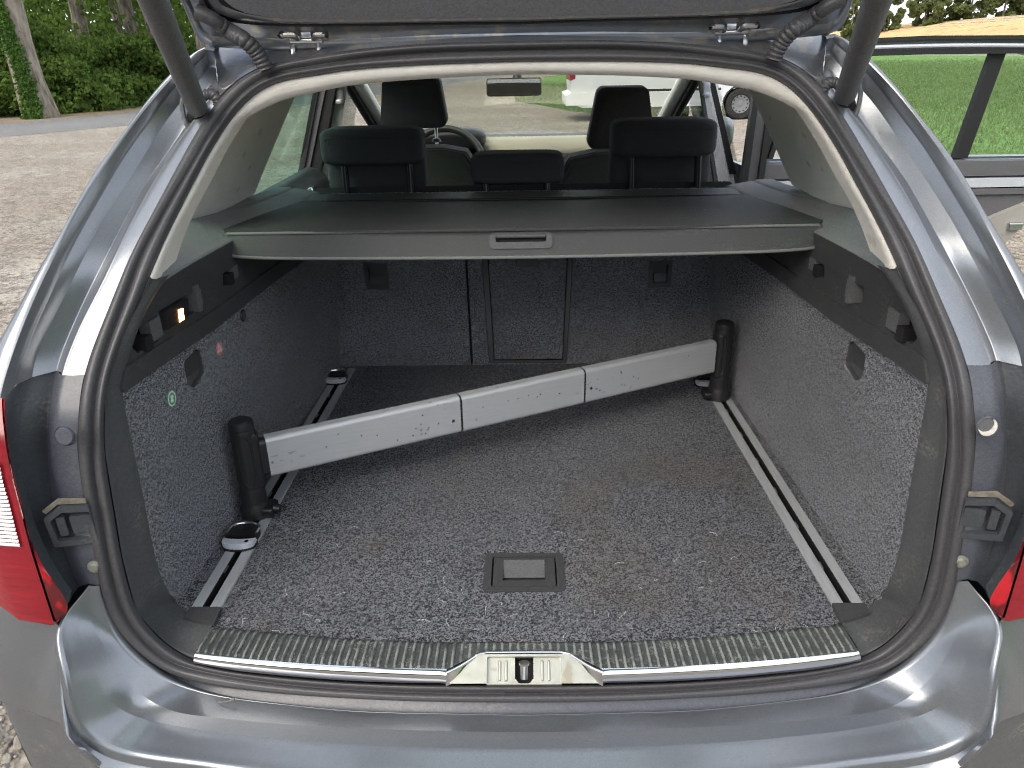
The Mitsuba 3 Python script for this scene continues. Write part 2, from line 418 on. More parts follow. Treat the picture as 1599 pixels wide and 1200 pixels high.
# ---------------------------------------------------------------- measured points of the car (metres, x right, y forward, z up; left side)
G = {
'seal_out':[[0.0088,0.3843,1.4751],[-0.1076,0.386,1.4745],[-0.2186,0.3905,1.4701],[-0.3115,0.396,1.4617],[-0.3832,0.3956,1.4509],[-0.411,0.3933,1.4439],[-0.4462,0.3828,1.426],[-0.4642,0.3709,1.4089],[-0.4814,0.3548,1.3869],[-0.4947,0.3414,1.3686],[-0.5057,0.3195,1.3442],[-0.5186,0.2936,1.3169],[-0.5443,0.2347,1.2553],[-0.5661,0.1846,1.204],[-0.5793,0.1509,1.1652],[-0.5953,0.1254,1.1234],[-0.6102,0.1035,1.0876],[-0.6182,0.0862,1.0592],[-0.622,0.0771,1.0443],[-0.6247,0.0647,1.024],[-0.6267,0.0482,0.9907],[-0.6337,0.0417,0.9563],[-0.6351,0.035,0.9213],[-0.6362,0.0271,0.8794],[-0.6344,0.0177,0.8301],[-0.634,0.0108,0.7816],[-0.6359,0.0077,0.7362],[-0.6339,0.0042,0.6823],[-0.6183,0.0014,0.6404],[-0.5938,0.0,0.603],[-0.5624,-0.0,0.5705],[-0.5237,-0.0063,0.5602],[-0.4875,-0.0121,0.5566],[-0.3789,-0.0271,0.5557],[-0.2637,-0.0389,0.5572],[-0.1252,-0.0475,0.5593],[-0.0019,-0.05,0.5602]],
'seal_mid':[[0.0086,0.393,1.4633],[-0.109,0.3947,1.4627],[-0.221,0.3975,1.4573],[-0.3133,0.3949,1.445],[-0.3915,0.3952,1.4351],[-0.4285,0.3825,1.4144],[-0.4555,0.3637,1.3878],[-0.4708,0.3488,1.3676],[-0.4882,0.3191,1.3348],[-0.5015,0.2912,1.3056],[-0.508,0.2793,1.293],[-0.5253,0.2475,1.2593],[-0.5429,0.2111,1.221],[-0.558,0.1779,1.1861],[-0.568,0.1566,1.1547],[-0.5864,0.1289,1.1094],[-0.5979,0.1083,1.0758],[-0.6074,0.0875,1.0417],[-0.6103,0.0696,1.0125],[-0.6157,0.0565,0.971],[-0.623,0.0475,0.9236],[-0.6234,0.0388,0.878],[-0.6209,0.03,0.8316],[-0.6217,0.0222,0.7729],[-0.6222,0.0191,0.7267],[-0.6182,0.0161,0.6814],[-0.6045,0.0136,0.6433],[-0.5799,0.012,0.6033],[-0.5559,0.0113,0.5789],[-0.4896,0.0002,0.5708],[-0.3814,-0.0148,0.5643],[-0.2657,-0.0267,0.5629],[-0.1261,-0.0355,0.5649],[-0.0018,-0.038,0.5671]],
'seal_in':[[0.0084,0.388,1.4459],[-0.1094,0.3885,1.4442],[-0.2625,0.3927,1.4385],[-0.3141,0.3915,1.4314],[-0.3924,0.3914,1.421],[-0.4205,0.382,1.4057],[-0.4406,0.3691,1.3872],[-0.4558,0.3556,1.3688],[-0.4696,0.3351,1.3454],[-0.4865,0.3046,1.3131],[-0.5024,0.265,1.2722],[-0.521,0.2232,1.2286],[-0.5318,0.1921,1.1965],[-0.5421,0.1695,1.168],[-0.5552,0.1525,1.1364],[-0.5691,0.1373,1.1102],[-0.5839,0.1147,1.0731],[-0.5927,0.0986,1.0468],[-0.5981,0.0847,1.0241],[-0.5991,0.071,1.0016],[-0.6051,0.0638,0.9671],[-0.6082,0.0563,0.928],[-0.6072,0.0476,0.8823],[-0.606,0.0371,0.8267],[-0.6069,0.0298,0.7671],[-0.6063,0.0275,0.732],[-0.6034,0.024,0.6796],[-0.5863,0.0213,0.6388],[-0.5638,0.02,0.6062],[-0.5278,0.0144,0.5823],[-0.4216,-0.0017,0.5724],[-0.2664,-0.0187,0.5717],[-0.1263,-0.0275,0.5749],[-0.0017,-0.03,0.5758]],
'trim_in':[[0.0082,0.4068,1.4268],[-0.1121,0.4065,1.4242],[-0.2682,0.4081,1.4149],[-0.3207,0.4061,1.4067],[-0.3798,0.403,1.3952],[-0.409,0.3977,1.3847],[-0.4384,0.39,1.3711],[-0.4519,0.3862,1.3643],[-0.4635,0.371,1.3471],[-0.4837,0.335,1.3092],[-0.5019,0.2935,1.2659],[-0.5204,0.2552,1.2257],[-0.5373,0.2018,1.1648]],
'ch_c':[[-0.4631,0.3769,1.4161],[-0.4882,0.3693,1.4027],[-0.5012,0.3538,1.3821],[-0.5117,0.3396,1.3634],[-0.5186,0.335,1.3572],[-0.5407,0.2973,1.3168],[-0.5592,0.2636,1.281],[-0.5801,0.2099,1.2285],[-0.5931,0.1661,1.1859],[-0.6049,0.1467,1.1582],[-0.6234,0.1266,1.1253],[-0.6411,0.1028,1.0863],[-0.6496,0.0864,1.0595],[-0.6529,0.0739,1.0391],[-0.6572,0.0549,1.0079],[-0.6597,0.0483,0.991],[-0.671,0.0402,0.9482],[-0.6706,0.0349,0.9207],[-0.6672,0.0299,0.8942],[-0.6629,0.0248,0.8676],[-0.6593,0.0174,0.8282],[-0.6558,0.0111,0.7872],[-0.6522,0.008,0.7405]],
'ch_d':[[-0.4845,0.3907,1.4226],[-0.5013,0.3801,1.4043],[-0.515,0.3652,1.3815],[-0.5247,0.3518,1.361],[-0.5402,0.338,1.341],[-0.5595,0.3096,1.3101],[-0.5791,0.2777,1.279],[-0.5997,0.2232,1.2259],[-0.6146,0.1789,1.1828],[-0.6289,0.1604,1.1544],[-0.6514,0.1296,1.1041],[-0.6646,0.1095,1.0712],[-0.6719,0.0905,1.0401],[-0.6751,0.0673,1.0021],[-0.6847,0.0576,0.9556],[-0.6906,0.0494,0.9124],[-0.6923,0.0391,0.8586],[-0.6885,0.0296,0.8086],[-0.6855,0.0249,0.7537],[-0.6806,0.0228,0.7217]],
'ch_e':[[-0.496,0.4074,1.4461],[-0.506,0.3875,1.4278],[-0.5264,0.3716,1.4052],[-0.5571,0.3441,1.3666],[-0.5809,0.2955,1.3177],[-0.6036,0.2484,1.2718],[-0.6237,0.2027,1.2274],[-0.6357,0.1661,1.1918],[-0.6539,0.136,1.1506],[-0.6744,0.1102,1.1084],[-0.6891,0.0905,1.076],[-0.6933,0.0694,1.0416],[-0.6932,0.0429,0.9941],[-0.7005,0.0323,0.9383],[-0.7036,0.0177,0.8616],[-0.6954,0.0055,0.7918],[-0.6776,0.001,0.7249]],
'ch_f':[[-0.4911,0.3891,1.4621],[-0.5126,0.3788,1.4446],[-0.5328,0.3635,1.4226],[-0.5465,0.3529,1.4074],[-0.5741,0.3179,1.3634],[-0.5998,0.2746,1.3207],[-0.6158,0.2339,1.2811],[-0.6315,0.195,1.2433],[-0.6449,0.1575,1.2068],[-0.6588,0.1192,1.1624],[-0.6771,0.0948,1.1225],[-0.6905,0.0716,1.0845],[-0.6979,0.0524,1.053],[-0.7025,0.0391,1.0313],[-0.7017,0.0141,0.9689],[-0.7025,0.0018,0.904],[-0.692,-0.0128,0.8276],[-0.6784,-0.0196,0.7764],[-0.6665,-0.0225,0.7324]],
'ch_g':[[-0.479,0.3648,1.4711],[-0.5098,0.3617,1.4545],[-0.5319,0.3474,1.4332],[-0.5707,0.3129,1.387],[-0.6082,0.2526,1.3236],[-0.6362,0.1889,1.2617],[-0.6545,0.1265,1.201],[-0.6686,0.0949,1.1634],[-0.6823,0.0733,1.1282],[-0.6936,0.0538,1.0963],[-0.7034,0.0318,1.0602],[-0.7065,0.0181,1.0377],[-0.695,0.0035,1.0139],[-0.694,-0.0128,0.9588],[-0.6886,-0.0275,0.8814],[-0.6766,-0.0393,0.8195],[-0.652,-0.0465,0.7477]],
'ch_h':[[-0.4796,0.3713,1.4761],[-0.514,0.3723,1.4608],[-0.5373,0.3578,1.4386],[-0.5757,0.3211,1.3907],[-0.5921,0.2966,1.3619],[-0.6196,0.2572,1.3232],[-0.6336,0.2235,1.2904],[-0.6473,0.1815,1.2495],[-0.6615,0.1443,1.2134],[-0.6813,0.1049,1.1716],[-0.6937,0.0855,1.1399],[-0.7159,0.0673,1.1102],[-0.7254,0.0488,1.0798],[-0.7287,0.0257,1.0421]],
'roof_edge':[[-0.5006,0.4527,1.4697],[-0.4272,0.4409,1.4665],[-0.3403,0.4304,1.4668],[-0.2553,0.4235,1.4709],[-0.1205,0.4169,1.4759],[0.0088,0.4155,1.4791]],
'bp_in':[[-0.6362,0.0059,0.738],[-0.6339,0.0017,0.7059],[-0.6282,-0.0006,0.6711],[-0.6148,-0.0045,0.6432],[-0.5973,-0.008,0.6158],[-0.5778,-0.008,0.5898],[-0.5578,-0.0104,0.5737],[-0.5195,-0.017,0.559],[-0.4667,-0.0273,0.5509],[-0.3763,-0.0394,0.5488],[-0.2623,-0.051,0.5464],[-0.1245,-0.0595,0.55],[-0.002,-0.062,0.5498]],
'bp_lip':[[-0.6483,0.004,0.7401],[-0.6673,-0.0184,0.7195],[-0.6826,-0.0442,0.7074],[-0.6621,-0.071,0.6807],[-0.6529,-0.0903,0.6454],[-0.649,-0.104,0.602],[-0.634,-0.106,0.56],[-0.5877,-0.102,0.5228],[-0.5204,-0.1068,0.5139],[-0.3907,-0.1247,0.513],[-0.2473,-0.1393,0.5139],[-0.1181,-0.1458,0.5117],[-0.0025,-0.148,0.5093]],
'bp_s1':[[-0.6477,0.004,0.7399],[-0.654,-0.0036,0.7081],[-0.6546,-0.014,0.6794],[-0.6388,-0.022,0.6506],[-0.6231,-0.03,0.6166],[-0.613,-0.0365,0.578],[-0.5848,-0.0514,0.566],[-0.5126,-0.062,0.551],[-0.4562,-0.0693,0.551],[-0.3757,-0.0789,0.551],[-0.2543,-0.0873,0.551],[-0.1211,-0.0932,0.551],[-0.002,-0.0957,0.551]],
'bp_s2':[[-0.648,0.004,0.74],[-0.663,-0.0089,0.7114],[-0.6706,-0.0273,0.6912],[-0.6529,-0.0441,0.6638],[-0.6377,-0.0593,0.6303],[-0.632,-0.0374,0.554],[-0.6099,-0.0476,0.541],[-0.538,-0.0572,0.522],[-0.471,-0.0693,0.522],[-0.3845,-0.0799,0.522],[-0.2564,-0.0916,0.522],[-0.1223,-0.0973,0.522],[-0.0023,-0.0997,0.522]],
'bp_cr':[[-0.6474,0.004,0.7398],[-0.6422,-0.0021,0.708],[-0.6362,-0.0063,0.6749],[-0.6234,-0.0103,0.6448],[-0.6063,-0.014,0.6164],[-0.5855,-0.014,0.5879],[-0.5629,-0.014,0.5707],[-0.522,-0.0196,0.5564],[-0.4677,-0.0281,0.5491],[-0.3761,-0.0404,0.5479],[-0.2622,-0.052,0.5455],[-0.1245,-0.0605,0.5491],[-0.002,-0.063,0.5489]],
'lamp_bottom':[[-0.6811,-0.046,0.709],[-0.7308,-0.03,0.7179],[-0.7882,0.0,0.718],[-0.8911,0.06,0.7095]],
'lamp_inner':[[-0.7065,0.0181,1.0377],[-0.695,0.0035,1.0139],[-0.694,-0.0128,0.9588],[-0.6886,-0.0275,0.8814],[-0.6766,-0.0393,0.8195],[-0.652,-0.0465,0.7477]],
'lamp_face':[[-0.6978,0.0072,1.0313],[-0.6915,-0.0132,0.9935],[-0.6912,-0.0217,0.9489],[-0.6874,-0.0303,0.9035],[-0.6832,-0.0409,0.8477],[-0.6767,-0.0503,0.795],[-0.6731,-0.0554,0.7185]],
'lamp_clear':[[-0.6985,-0.0214,0.9608],[-0.6972,-0.0269,0.932],[-0.6946,-0.0349,0.89],[-0.6932,-0.0455,0.834]],
'bp_crease':[[-0.659,-0.1,0.575],[-0.7371,-0.06,0.5599],[-0.8415,0.0,0.5373],[-0.9699,0.08,0.5039]],
'tg0':[[-0.5015,0.3531,1.5395],[-0.5073,0.3919,1.5085],[-0.5102,0.4145,1.4904],[-0.5072,0.4261,1.4811],[-0.4948,0.4322,1.4762],[-0.4535,0.4367,1.4727],[-0.4064,0.4413,1.469],[-0.3584,0.4436,1.4672],[-0.2593,0.4422,1.4682],[-0.1224,0.4347,1.4743],[0.0088,0.4318,1.4765]],
'tg1':[[-0.492,0.3533,1.5393],[-0.497,0.3905,1.5096],[-0.4983,0.4114,1.4929],[-0.4964,0.4194,1.4865],[-0.4856,0.4225,1.484],[-0.448,0.4251,1.4819],[-0.4002,0.4267,1.4806],[-0.3533,0.4301,1.4779],[-0.256,0.4305,1.4776],[-0.1212,0.4261,1.4812],[0.0088,0.425,1.482]],
'tg2':[[-0.4687,0.346,1.5452],[-0.47,0.368,1.5276],[-0.4676,0.3784,1.5193],[-0.4631,0.3848,1.5141],[-0.4563,0.3893,1.5106],[-0.4315,0.3957,1.5054],[-0.3981,0.3998,1.5022],[-0.3491,0.403,1.4996],[-0.2488,0.4047,1.4982],[-0.1182,0.4054,1.4977],[0.009,0.4071,1.4963]],
'tg3':[[-0.4628,0.3422,1.5483],[-0.4618,0.36,1.534],[-0.46,0.3713,1.525],[-0.4559,0.3786,1.5191],[-0.4482,0.383,1.5156],[-0.4255,0.3894,1.5105],[-0.3935,0.3939,1.5069],[-0.3456,0.3966,1.5048],[-0.247,0.3982,1.5034],[-0.1173,0.3989,1.5029],[0.0091,0.4006,1.5015]],
'tg4':[[-0.4495,0.3367,1.5526],[-0.4472,0.3504,1.5417],[-0.4456,0.3624,1.5321],[-0.4405,0.3676,1.5279],[-0.4328,0.3719,1.5245],[-0.4146,0.379,1.5188],[-0.3874,0.3844,1.5145],[-0.3413,0.3881,1.5116],[-0.2448,0.3907,1.5094],[-0.1162,0.3914,1.5089],[0.0092,0.3921,1.5083]],
'tg5':[[-0.4354,0.3313,1.557],[-0.4338,0.3428,1.5477],[-0.4321,0.3546,1.5383],[-0.4269,0.3598,1.5342],[-0.4196,0.366,1.5292],[-0.4055,0.372,1.5244],[-0.3823,0.3771,1.5203],[-0.3377,0.3813,1.517],[-0.2432,0.3847,1.5142],[-0.1153,0.3851,1.5139],[0.0092,0.3853,1.5137]],
'boot':[[-0.4638,0.3806,1.5175],[-0.4473,0.4014,1.5009],[-0.4165,0.37,1.488],[-0.4028,0.38,1.4698],[-0.3939,0.385,1.4456]],
'hinge':[[-0.3702,0.4053,1.4977],[-0.3507,0.4047,1.4983],[-0.3482,0.4114,1.4929],[-0.3595,0.4435,1.4672],[-0.3269,0.4467,1.4647],[-0.322,0.412,1.4924],[-0.3156,0.4054,1.4977],[-0.3016,0.4057,1.4974],[-0.349,0.4296,1.4783],[-0.3253,0.4301,1.4779]],
'strut':[[-0.5062,0.36,1.3846],[-0.3864,0.0,1.5176]],
'strut_plate':[[-0.5322,0.3614,1.3849],[-0.5378,0.3731,1.3977],[-0.5335,0.3786,1.4049],[-0.5248,0.3501,1.3732],[-0.5153,0.3394,1.3625]],
'pad':[[-0.6562,0.012,0.8475]],
'hole':[[-0.6276,0.02,0.9866]],
'mirror':[[-0.1514,2.55,1.3575],[0.0818,2.55,1.356],[-0.1536,2.55,1.2865],[0.0817,2.55,1.285]],
'wall_front':[[-0.5969,0.1237,1.0113],[-0.597,0.1189,0.9657],[-0.5972,0.114,0.8749],[-0.5975,0.1078,0.7899],[-0.5977,0.1025,0.7125],[-0.5974,0.109,0.6557],[-0.5966,0.1288,0.6099]],
'wall_top':[[-0.5969,0.1237,1.0113],[-0.593,0.2204,1.0078],[-0.5843,0.4381,0.9966],[-0.5718,0.7488,0.9942],[-0.5616,1.0054,0.9849]],
'pocket':[[-0.5891,0.3163,0.9745],[-0.5876,0.3561,0.9782],[-0.5864,0.3841,0.9622],[-0.5867,0.3786,0.9365],[-0.5885,0.333,0.9117],[-0.5894,0.3093,0.9348]],
'ring':[[-0.5785,0.5837,0.9691]],
'badge_red':[[-0.5837,0.452,0.946]],
'badge_green':[[-0.5918,0.2497,0.9339]],
'hook1':[[-0.5949,0.1722,1.0593],[-0.5939,0.1986,1.0758],[-0.5918,0.25,1.0771],[-0.5915,0.258,1.0656],[-0.5922,0.2403,1.0444],[-0.5946,0.1806,1.0476]],
'lamp':[[-0.5912,0.2649,1.0819],[-0.5881,0.3416,1.0796],[-0.5884,0.3354,1.0539],[-0.5913,0.2622,1.0553]],
'lamp_lit':[[-0.5898,0.3001,1.0759],[-0.5887,0.3267,1.0729],[-0.5889,0.3214,1.0493],[-0.5901,0.2935,1.0499]],
'grip':[[-0.5874,0.361,1.0851],[-0.5857,0.4024,1.0868],[-0.5853,0.4124,1.0731],[-0.5857,0.4033,1.0518],[-0.5872,0.3646,1.0465],[-0.5877,0.3536,1.0619]],
'hook2':[[-0.5808,0.526,1.084],[-0.5793,0.5614,1.0861],[-0.5785,0.5834,1.0764],[-0.5788,0.5753,1.0575],[-0.5799,0.547,1.0523],[-0.5811,0.517,1.0558]],
'recess_line':[[-0.5959,0.1466,1.0433],[-0.5914,0.2605,1.1114],[-0.5857,0.4036,1.1077],[-0.5703,0.787,1.0846]],
'trim_up':[[-0.6004,0.334,1.1283],[-0.5962,0.44,1.13],[-0.5911,0.567,1.1261],[-0.5865,0.6819,1.1224]],
'lower_inner':[[-0.5968,0.1245,1.0131],[-0.5972,0.1158,0.9672],[-0.5974,0.1097,0.8775],[-0.5977,0.1034,0.7929],[-0.5979,0.0977,0.7162],[-0.5977,0.1032,0.6577],[-0.603,0.1391,0.6],[-0.5724,0.1111,0.6],[-0.5135,0.0695,0.602]],
'handle':[[-0.0733,0.2623,0.602],[0.0687,0.2608,0.602],[0.0674,0.1568,0.602],[-0.0684,0.1579,0.602]],
'handle_in':[[-0.0599,0.2563,0.602],[0.0542,0.2551,0.602],[0.0544,0.1672,0.602],[-0.0588,0.1681,0.602]],
'handle_slot':[[-0.0404,0.2387,0.602],[0.036,0.238,0.602],[0.0359,0.1866,0.602],[-0.0402,0.1873,0.602]],
'railL':[[-0.5673,0.1143,0.602],[-0.515,0.114,0.602],[-0.5519,1.0735,0.602],[-0.5095,1.0815,0.602]],
'railR':[[0.5153,0.1164,0.602],[0.5679,0.1152,0.602],[0.5008,0.8949,0.602],[0.5525,0.9015,0.602]],
'capL':[[-0.5675,0.1135,0.602],[-0.5136,0.1132,0.602],[-0.5098,0.071,0.602],[-0.568,0.0882,0.602]],
'capR':[[0.515,0.1156,0.602],[0.5679,0.1152,0.602],[0.5687,0.0917,0.602],[0.5128,0.0708,0.602]],
'floor_edge':[[-0.5129,0.068,0.602],[-0.2753,0.0387,0.602],[-0.1307,0.0322,0.602],[-0.0015,0.0301,0.602]],
'slider':[[-0.5435,0.3132,0.61],[-0.5386,1.0916,0.61],[0.5062,1.0448,0.61]],
'postL':[[-0.548,0.4053,0.605]],
'postR':[[0.5202,0.9359,0.605]],
'postL_top':[[-0.5447,0.4053,0.8049]],
'postR_top':[[0.5143,0.9359,0.8106]],
'barL':[[-0.5215,0.4185,0.771],[-0.5141,0.4222,0.769],[-0.514,0.4222,0.6826],[-0.1432,0.6064,0.7711],[-0.1429,0.6065,0.6858],[0.1389,0.7465,0.7767],[0.1439,0.749,0.6873],[0.4893,0.9205,0.7783],[0.4932,0.9225,0.6833],[0.5005,0.9261,0.7761]],
'gap':[[-0.1687,1.2822,0.8937],[-0.1561,1.2012,0.6044]],
'hatch':[[-0.1215,1.2821,0.8931],[-0.1021,1.2021,0.6076],[0.1264,1.2014,0.6051],[0.1481,1.2821,0.8931]],
'hatch_in':[[-0.1026,1.282,0.8928],[-0.0905,1.2042,0.6149],[0.1169,1.2035,0.6126],[0.1312,1.2821,0.8933]],
'latchL':[[-0.4702,1.2829,0.8959],[-0.4038,1.2816,0.8914],[-0.3989,1.2618,0.8208],[-0.4618,1.2626,0.8234]],
'latchR':[[0.3734,1.2807,0.8883],[0.437,1.281,0.8892],[0.4326,1.2614,0.8193],[0.3705,1.2611,0.8183]],
'hlatch':[[-0.0214,1.2822,0.8935],[0.0446,1.2819,0.8927],[0.0444,1.2779,0.8783],[-0.0216,1.2782,0.8792]],
'rib_back':[[-0.5116,0.0661,0.605],[-0.2746,0.0368,0.605],[-0.1303,0.0289,0.605],[-0.0014,0.0268,0.605]],
'rib_front':[[-0.5112,-0.0003,0.612],[-0.4105,-0.0169,0.612],[-0.2598,-0.0307,0.612],[-0.1166,-0.0364,0.612]],
'sillc':[[-0.0012,-0.045,0.6199],[-0.0015,-0.045,0.5923]],
'chr_top':[[-0.5114,-0.0023,0.612],[-0.4101,-0.0183,0.612],[-0.2593,-0.0326,0.612],[-0.1164,-0.0384,0.612],[-0.077,-0.0078,0.612],[-0.0575,-0.0038,0.612],[-0.0013,-0.0027,0.612]],
'chr_bot':[[-0.5177,0.0007,0.5902],[-0.4157,-0.0144,0.5838],[-0.2626,-0.031,0.5842],[-0.1176,-0.0398,0.588]],
'blind':[[-0.667,0.9866,1.1207],[-0.6633,0.7501,1.1325],[-0.6335,0.6862,1.1357],[-0.5818,0.5938,1.1403],[-0.2667,0.5663,1.1417],[0.0047,0.5722,1.1414]],
'blindR':[[0.6549,0.9496,1.1225],[0.6543,0.7275,1.1336],[0.6247,0.6586,1.1371],[0.5648,0.5668,1.1417]],
'flap_top':[[-0.5831,0.5939,1.1403],[0.566,0.5667,1.1417]],
'flap_bot':[[-0.5892,0.5761,1.1046],[-0.5768,0.5727,1.0949],[-0.272,0.5696,1.0861],[0.004,0.5696,1.086],[0.3609,0.5696,1.0861],[0.5635,0.572,1.0928],[0.5783,0.5748,1.1008]],
'cov_handle':[[-0.0626,0.5832,1.1248],[0.0613,0.583,1.1243],[0.0624,0.5751,1.1018],[-0.0617,0.5757,1.1035]],
'cass':[[-0.7352,1.2147,1.1093],[-0.6752,1.0352,1.1182],[0.7221,1.1523,1.1124],[0.6705,0.9966,1.1202]],
'teal':[[-0.6494,0.5598,1.1712],[-0.6374,0.573,1.1969],[-0.604,0.5787,1.2679],[-0.579,0.5931,1.321],[-0.5517,0.6651,1.3791],[-0.5438,1.1685,1.3959],[-0.5626,1.0704,1.3559],[-0.6539,1.0405,1.1617],[-0.6627,0.9843,1.1429]],
'rwin':[[-0.7636,1.3324,1.1134],[-0.6553,1.3895,1.339],[-0.653,1.6346,1.3437],[-0.7802,1.8091,1.0788]],
'belt_knob':[[-0.6399,1.95,1.3276]],
'bp':[[-0.6829,1.95,1.3495],[-0.6081,1.95,1.3482],[-0.6513,1.95,1.2025],[-0.742,1.95,1.144],[-0.753,1.95,0.9953]],
'blk':[[-0.7313,1.9,1.3317],[-0.8119,1.9,1.0616],[-0.7,1.9,1.3312],[-0.784,1.9,1.0612],[-0.6732,1.9,1.3307],[-0.7485,1.9,1.0265]],
'apil':[[-0.6881,2.6,1.3475],[-0.6676,2.6,1.1496],[-0.6534,2.6,1.1494],[-0.6714,2.6,1.3472],[-0.6097,2.6,1.1621],[-0.6193,2.6,1.3719]],
'RB':[[0.5674,1.95,1.3591],[0.6892,1.95,1.0871],[0.7027,1.95,0.961],[0.6208,1.95,1.3582],[0.6564,1.95,1.3576],[0.7888,1.95,0.9713],[0.6796,1.95,1.3468],[0.7575,1.95,1.0748]],
'RA':[[0.5296,2.6,1.3517],[0.5843,2.6,1.3508],[0.5673,2.6,1.1691],[0.5896,2.6,1.1688],[0.5953,2.6,1.3506],[0.6448,2.6,1.3446],[0.6372,2.6,1.168]],
'doorfront':[[0.8542,2.0,1.2454],[0.8139,2.0,0.9673],[0.8938,2.0,1.2009],[0.8737,2.0,0.9663]],
'fL1':[[-0.6978,1.86,1.3942],[-0.6803,1.86,1.3939],[-0.7954,1.86,1.0336],[-0.8162,1.86,1.0339]],
'fL2':[[-0.6828,1.87,1.3937],[-0.6588,1.87,1.3932],[-0.7798,1.87,1.0318],[-0.7983,1.87,1.0321]],
'fL3':[[-0.6612,1.88,1.393],[-0.6282,1.88,1.3924],[-0.7482,1.88,1.0069],[-0.7855,1.88,1.0075]],
'fR1':[[0.6067,1.9,1.3743],[0.6155,1.9,1.3741],[0.7183,1.9,0.9693],[0.7044,1.9,0.9695]],
'fR2':[[0.6111,1.91,1.3739],[0.6352,1.91,1.3735],[0.7557,1.91,0.967],[0.7209,1.91,0.9676]],
'fR3':[[0.6418,1.92,1.3731],[0.6616,1.92,1.3728],[0.7741,1.92,1.0403],[0.751,1.92,1.0407]],
'dE1':[[0.7733,1.8,1.3108],[0.7924,1.8,1.3105],[0.7824,1.8,0.9854],[0.76,1.8,0.9858]],
'dE2':[[0.8249,1.8,1.2495],[0.8427,1.8,1.2083],[0.8382,1.8,0.9846],[0.8181,1.8,0.9849]],
'dE3':[[0.7939,1.82,1.3095],[0.8455,1.82,1.2884],[0.8528,1.82,1.2271],[0.8286,1.82,0.9813],[0.7836,1.82,0.982]],
'mirrorR':[[0.9796,2.9,1.1005]],
}


# ---------------------------------------------------------------- ground, road, grass, field
def hill(x, y):
    t = np.clip((A(x) - 54) / 48, 0, 1)
    return 6.4 * (t * t * (3 - 2 * t)) * np.clip((A(y) + 60) / 80, 0, 1)


def c_gravel(p, n, uv):
    d1, d2, w = voronoi(p.x * 34, p.y * 34)
    e1, e2, w2 = voronoi(p.x * 90 + 7, p.y * 90)
    patch = fbm(p.x * 0.55, p.y * 0.9)
    base = mix((0.225, 0.182, 0.138), (0.325, 0.295, 0.252), smoothstep(0.3, 0.7, patch))
    spk = smoothstep(0.28, 0.74, 0.25 * noise(p.x * 11, p.y * 11) + 0.40 * noise(p.x * 29 + 5, p.y * 29) + 0.35 * noise(p.x * 53, p.y * 53 + 3))
    base = base * (0.30 + 1.35 * spk)
    stone = mix((0.17, 0.158, 0.14), (0.56, 0.52, 0.455), w)
    fine = mix((0.12, 0.10, 0.08), (0.46, 0.42, 0.36), w2)
    big = smoothstep(0.5, 0.62, cell_rand(w * 9973.0)) * (1 - smoothstep(0.33, 0.46, d1))
    return mix(mix(base, fine, 0.45), stone, 0.7 * big)


def h_gravel(p, n, uv):
    d1, d2, w = voronoi(p.x * 34, p.y * 34)
    e1, e2, w2 = voronoi(p.x * 90 + 7, p.y * 90)
    return (1 - smoothstep(0.0, 0.6, d1)) * w + 0.4 * (1 - smoothstep(0.0, 0.6, e1)) * w2


mat('gravel_mat', c_gravel, 0.95, 0.0, 0.2, bump=h_gravel, bump_scale=0.02, eps=2e-3)
mat('pebble_mat', lambda p, n, uv: mix((0.15, 0.135, 0.11), (0.45, 0.41, 0.35), noise(p.x * 45, p.y * 45)), 0.9, 0.0, 0.2)
mat('asphalt', lambda p, n, uv: mix((0.105, 0.105, 0.105), (0.185, 0.18, 0.176), noise(p.x * 60, p.y * 60)) * (0.8 + 0.4 * fbm(p.x * 0.8, p.y * 0.8)), 0.9, 0.0, 0.3)
mat('soil_mat', lambda p, n, uv: mix((0.10, 0.075, 0.05), (0.26, 0.21, 0.14), fbm(p.x * 9, p.y * 9)), 0.95, 0.0, 0.1)
mat('turf', lambda p, n, uv: mix((0.06, 0.115, 0.034), (0.14, 0.215, 0.075), fbm(p.x * 2.2, p.y * 2.2) * 0.6 + 0.4 * noise(p.x * 22, p.y * 22)), 0.95, 0.0, 0.1)


def c_field(p, n, uv):
    rows = noise(p.x * 1.6 + p.y * 0.5, p.y * 0.06)
    tracks = smoothstep(0.62, 0.72, noise(p.x * 0.35 + 0.1 * p.y, p.y * 0.5)) * smoothstep(0.5, 0.7, noise(p.x * 0.9, p.y * 1.1 + 9))
    c = mix((0.35, 0.235, 0.115), (0.47, 0.325, 0.165), 0.5 * rows + 0.5 * fbm(p.x * 0.8, p.y * 0.8))
    return mix(c, (0.16, 0.11, 0.06), 0.55 * tracks)


mat('stubble', c_field, 0.95, 0.0, 0.1)

gx = np.r_[-900, -300, -120, np.linspace(-60, 44, 12), np.linspace(54, 102, 18), 140, 300, 900]
gy = np.r_[-900, -300, -100, np.linspace(-60, 300, 25), 500, 1500]
GX, GY = np.meshgrid(gx, gy, indexing='ij')
grid = np.stack([GX, GY, hill(GX, GY)], -1)
add('gravel', loft(grid), 'gravel_mat', True)
labels['gravel'] = {'label': 'pale gravel yard around the car', 'kind': 'structure'}


def draped(poly, dz, step):
    m = trimesh.creation.extrude_polygon(poly, 0.1, engine='earcut')
    m = m.slice_plane([0, 0, 0.05], [0, 0, 1], cap=False)
    v, f = trimesh.remesh.subdivide_to_size(m.vertices, m.faces, step, max_iter=14)
    v = np.array(v)
    v[:, 2] = hill(v[:, 0], v[:, 1]) + dz
    f = np.array(f)
    n = np.cross(v[f[:, 1]] - v[f[:, 0]], v[f[:, 2]] - v[f[:, 0]])
    f[n[:, 2] < 0] = f[n[:, 2] < 0][:, ::-1]
    return trimesh.Trimesh(v, f, process=False)


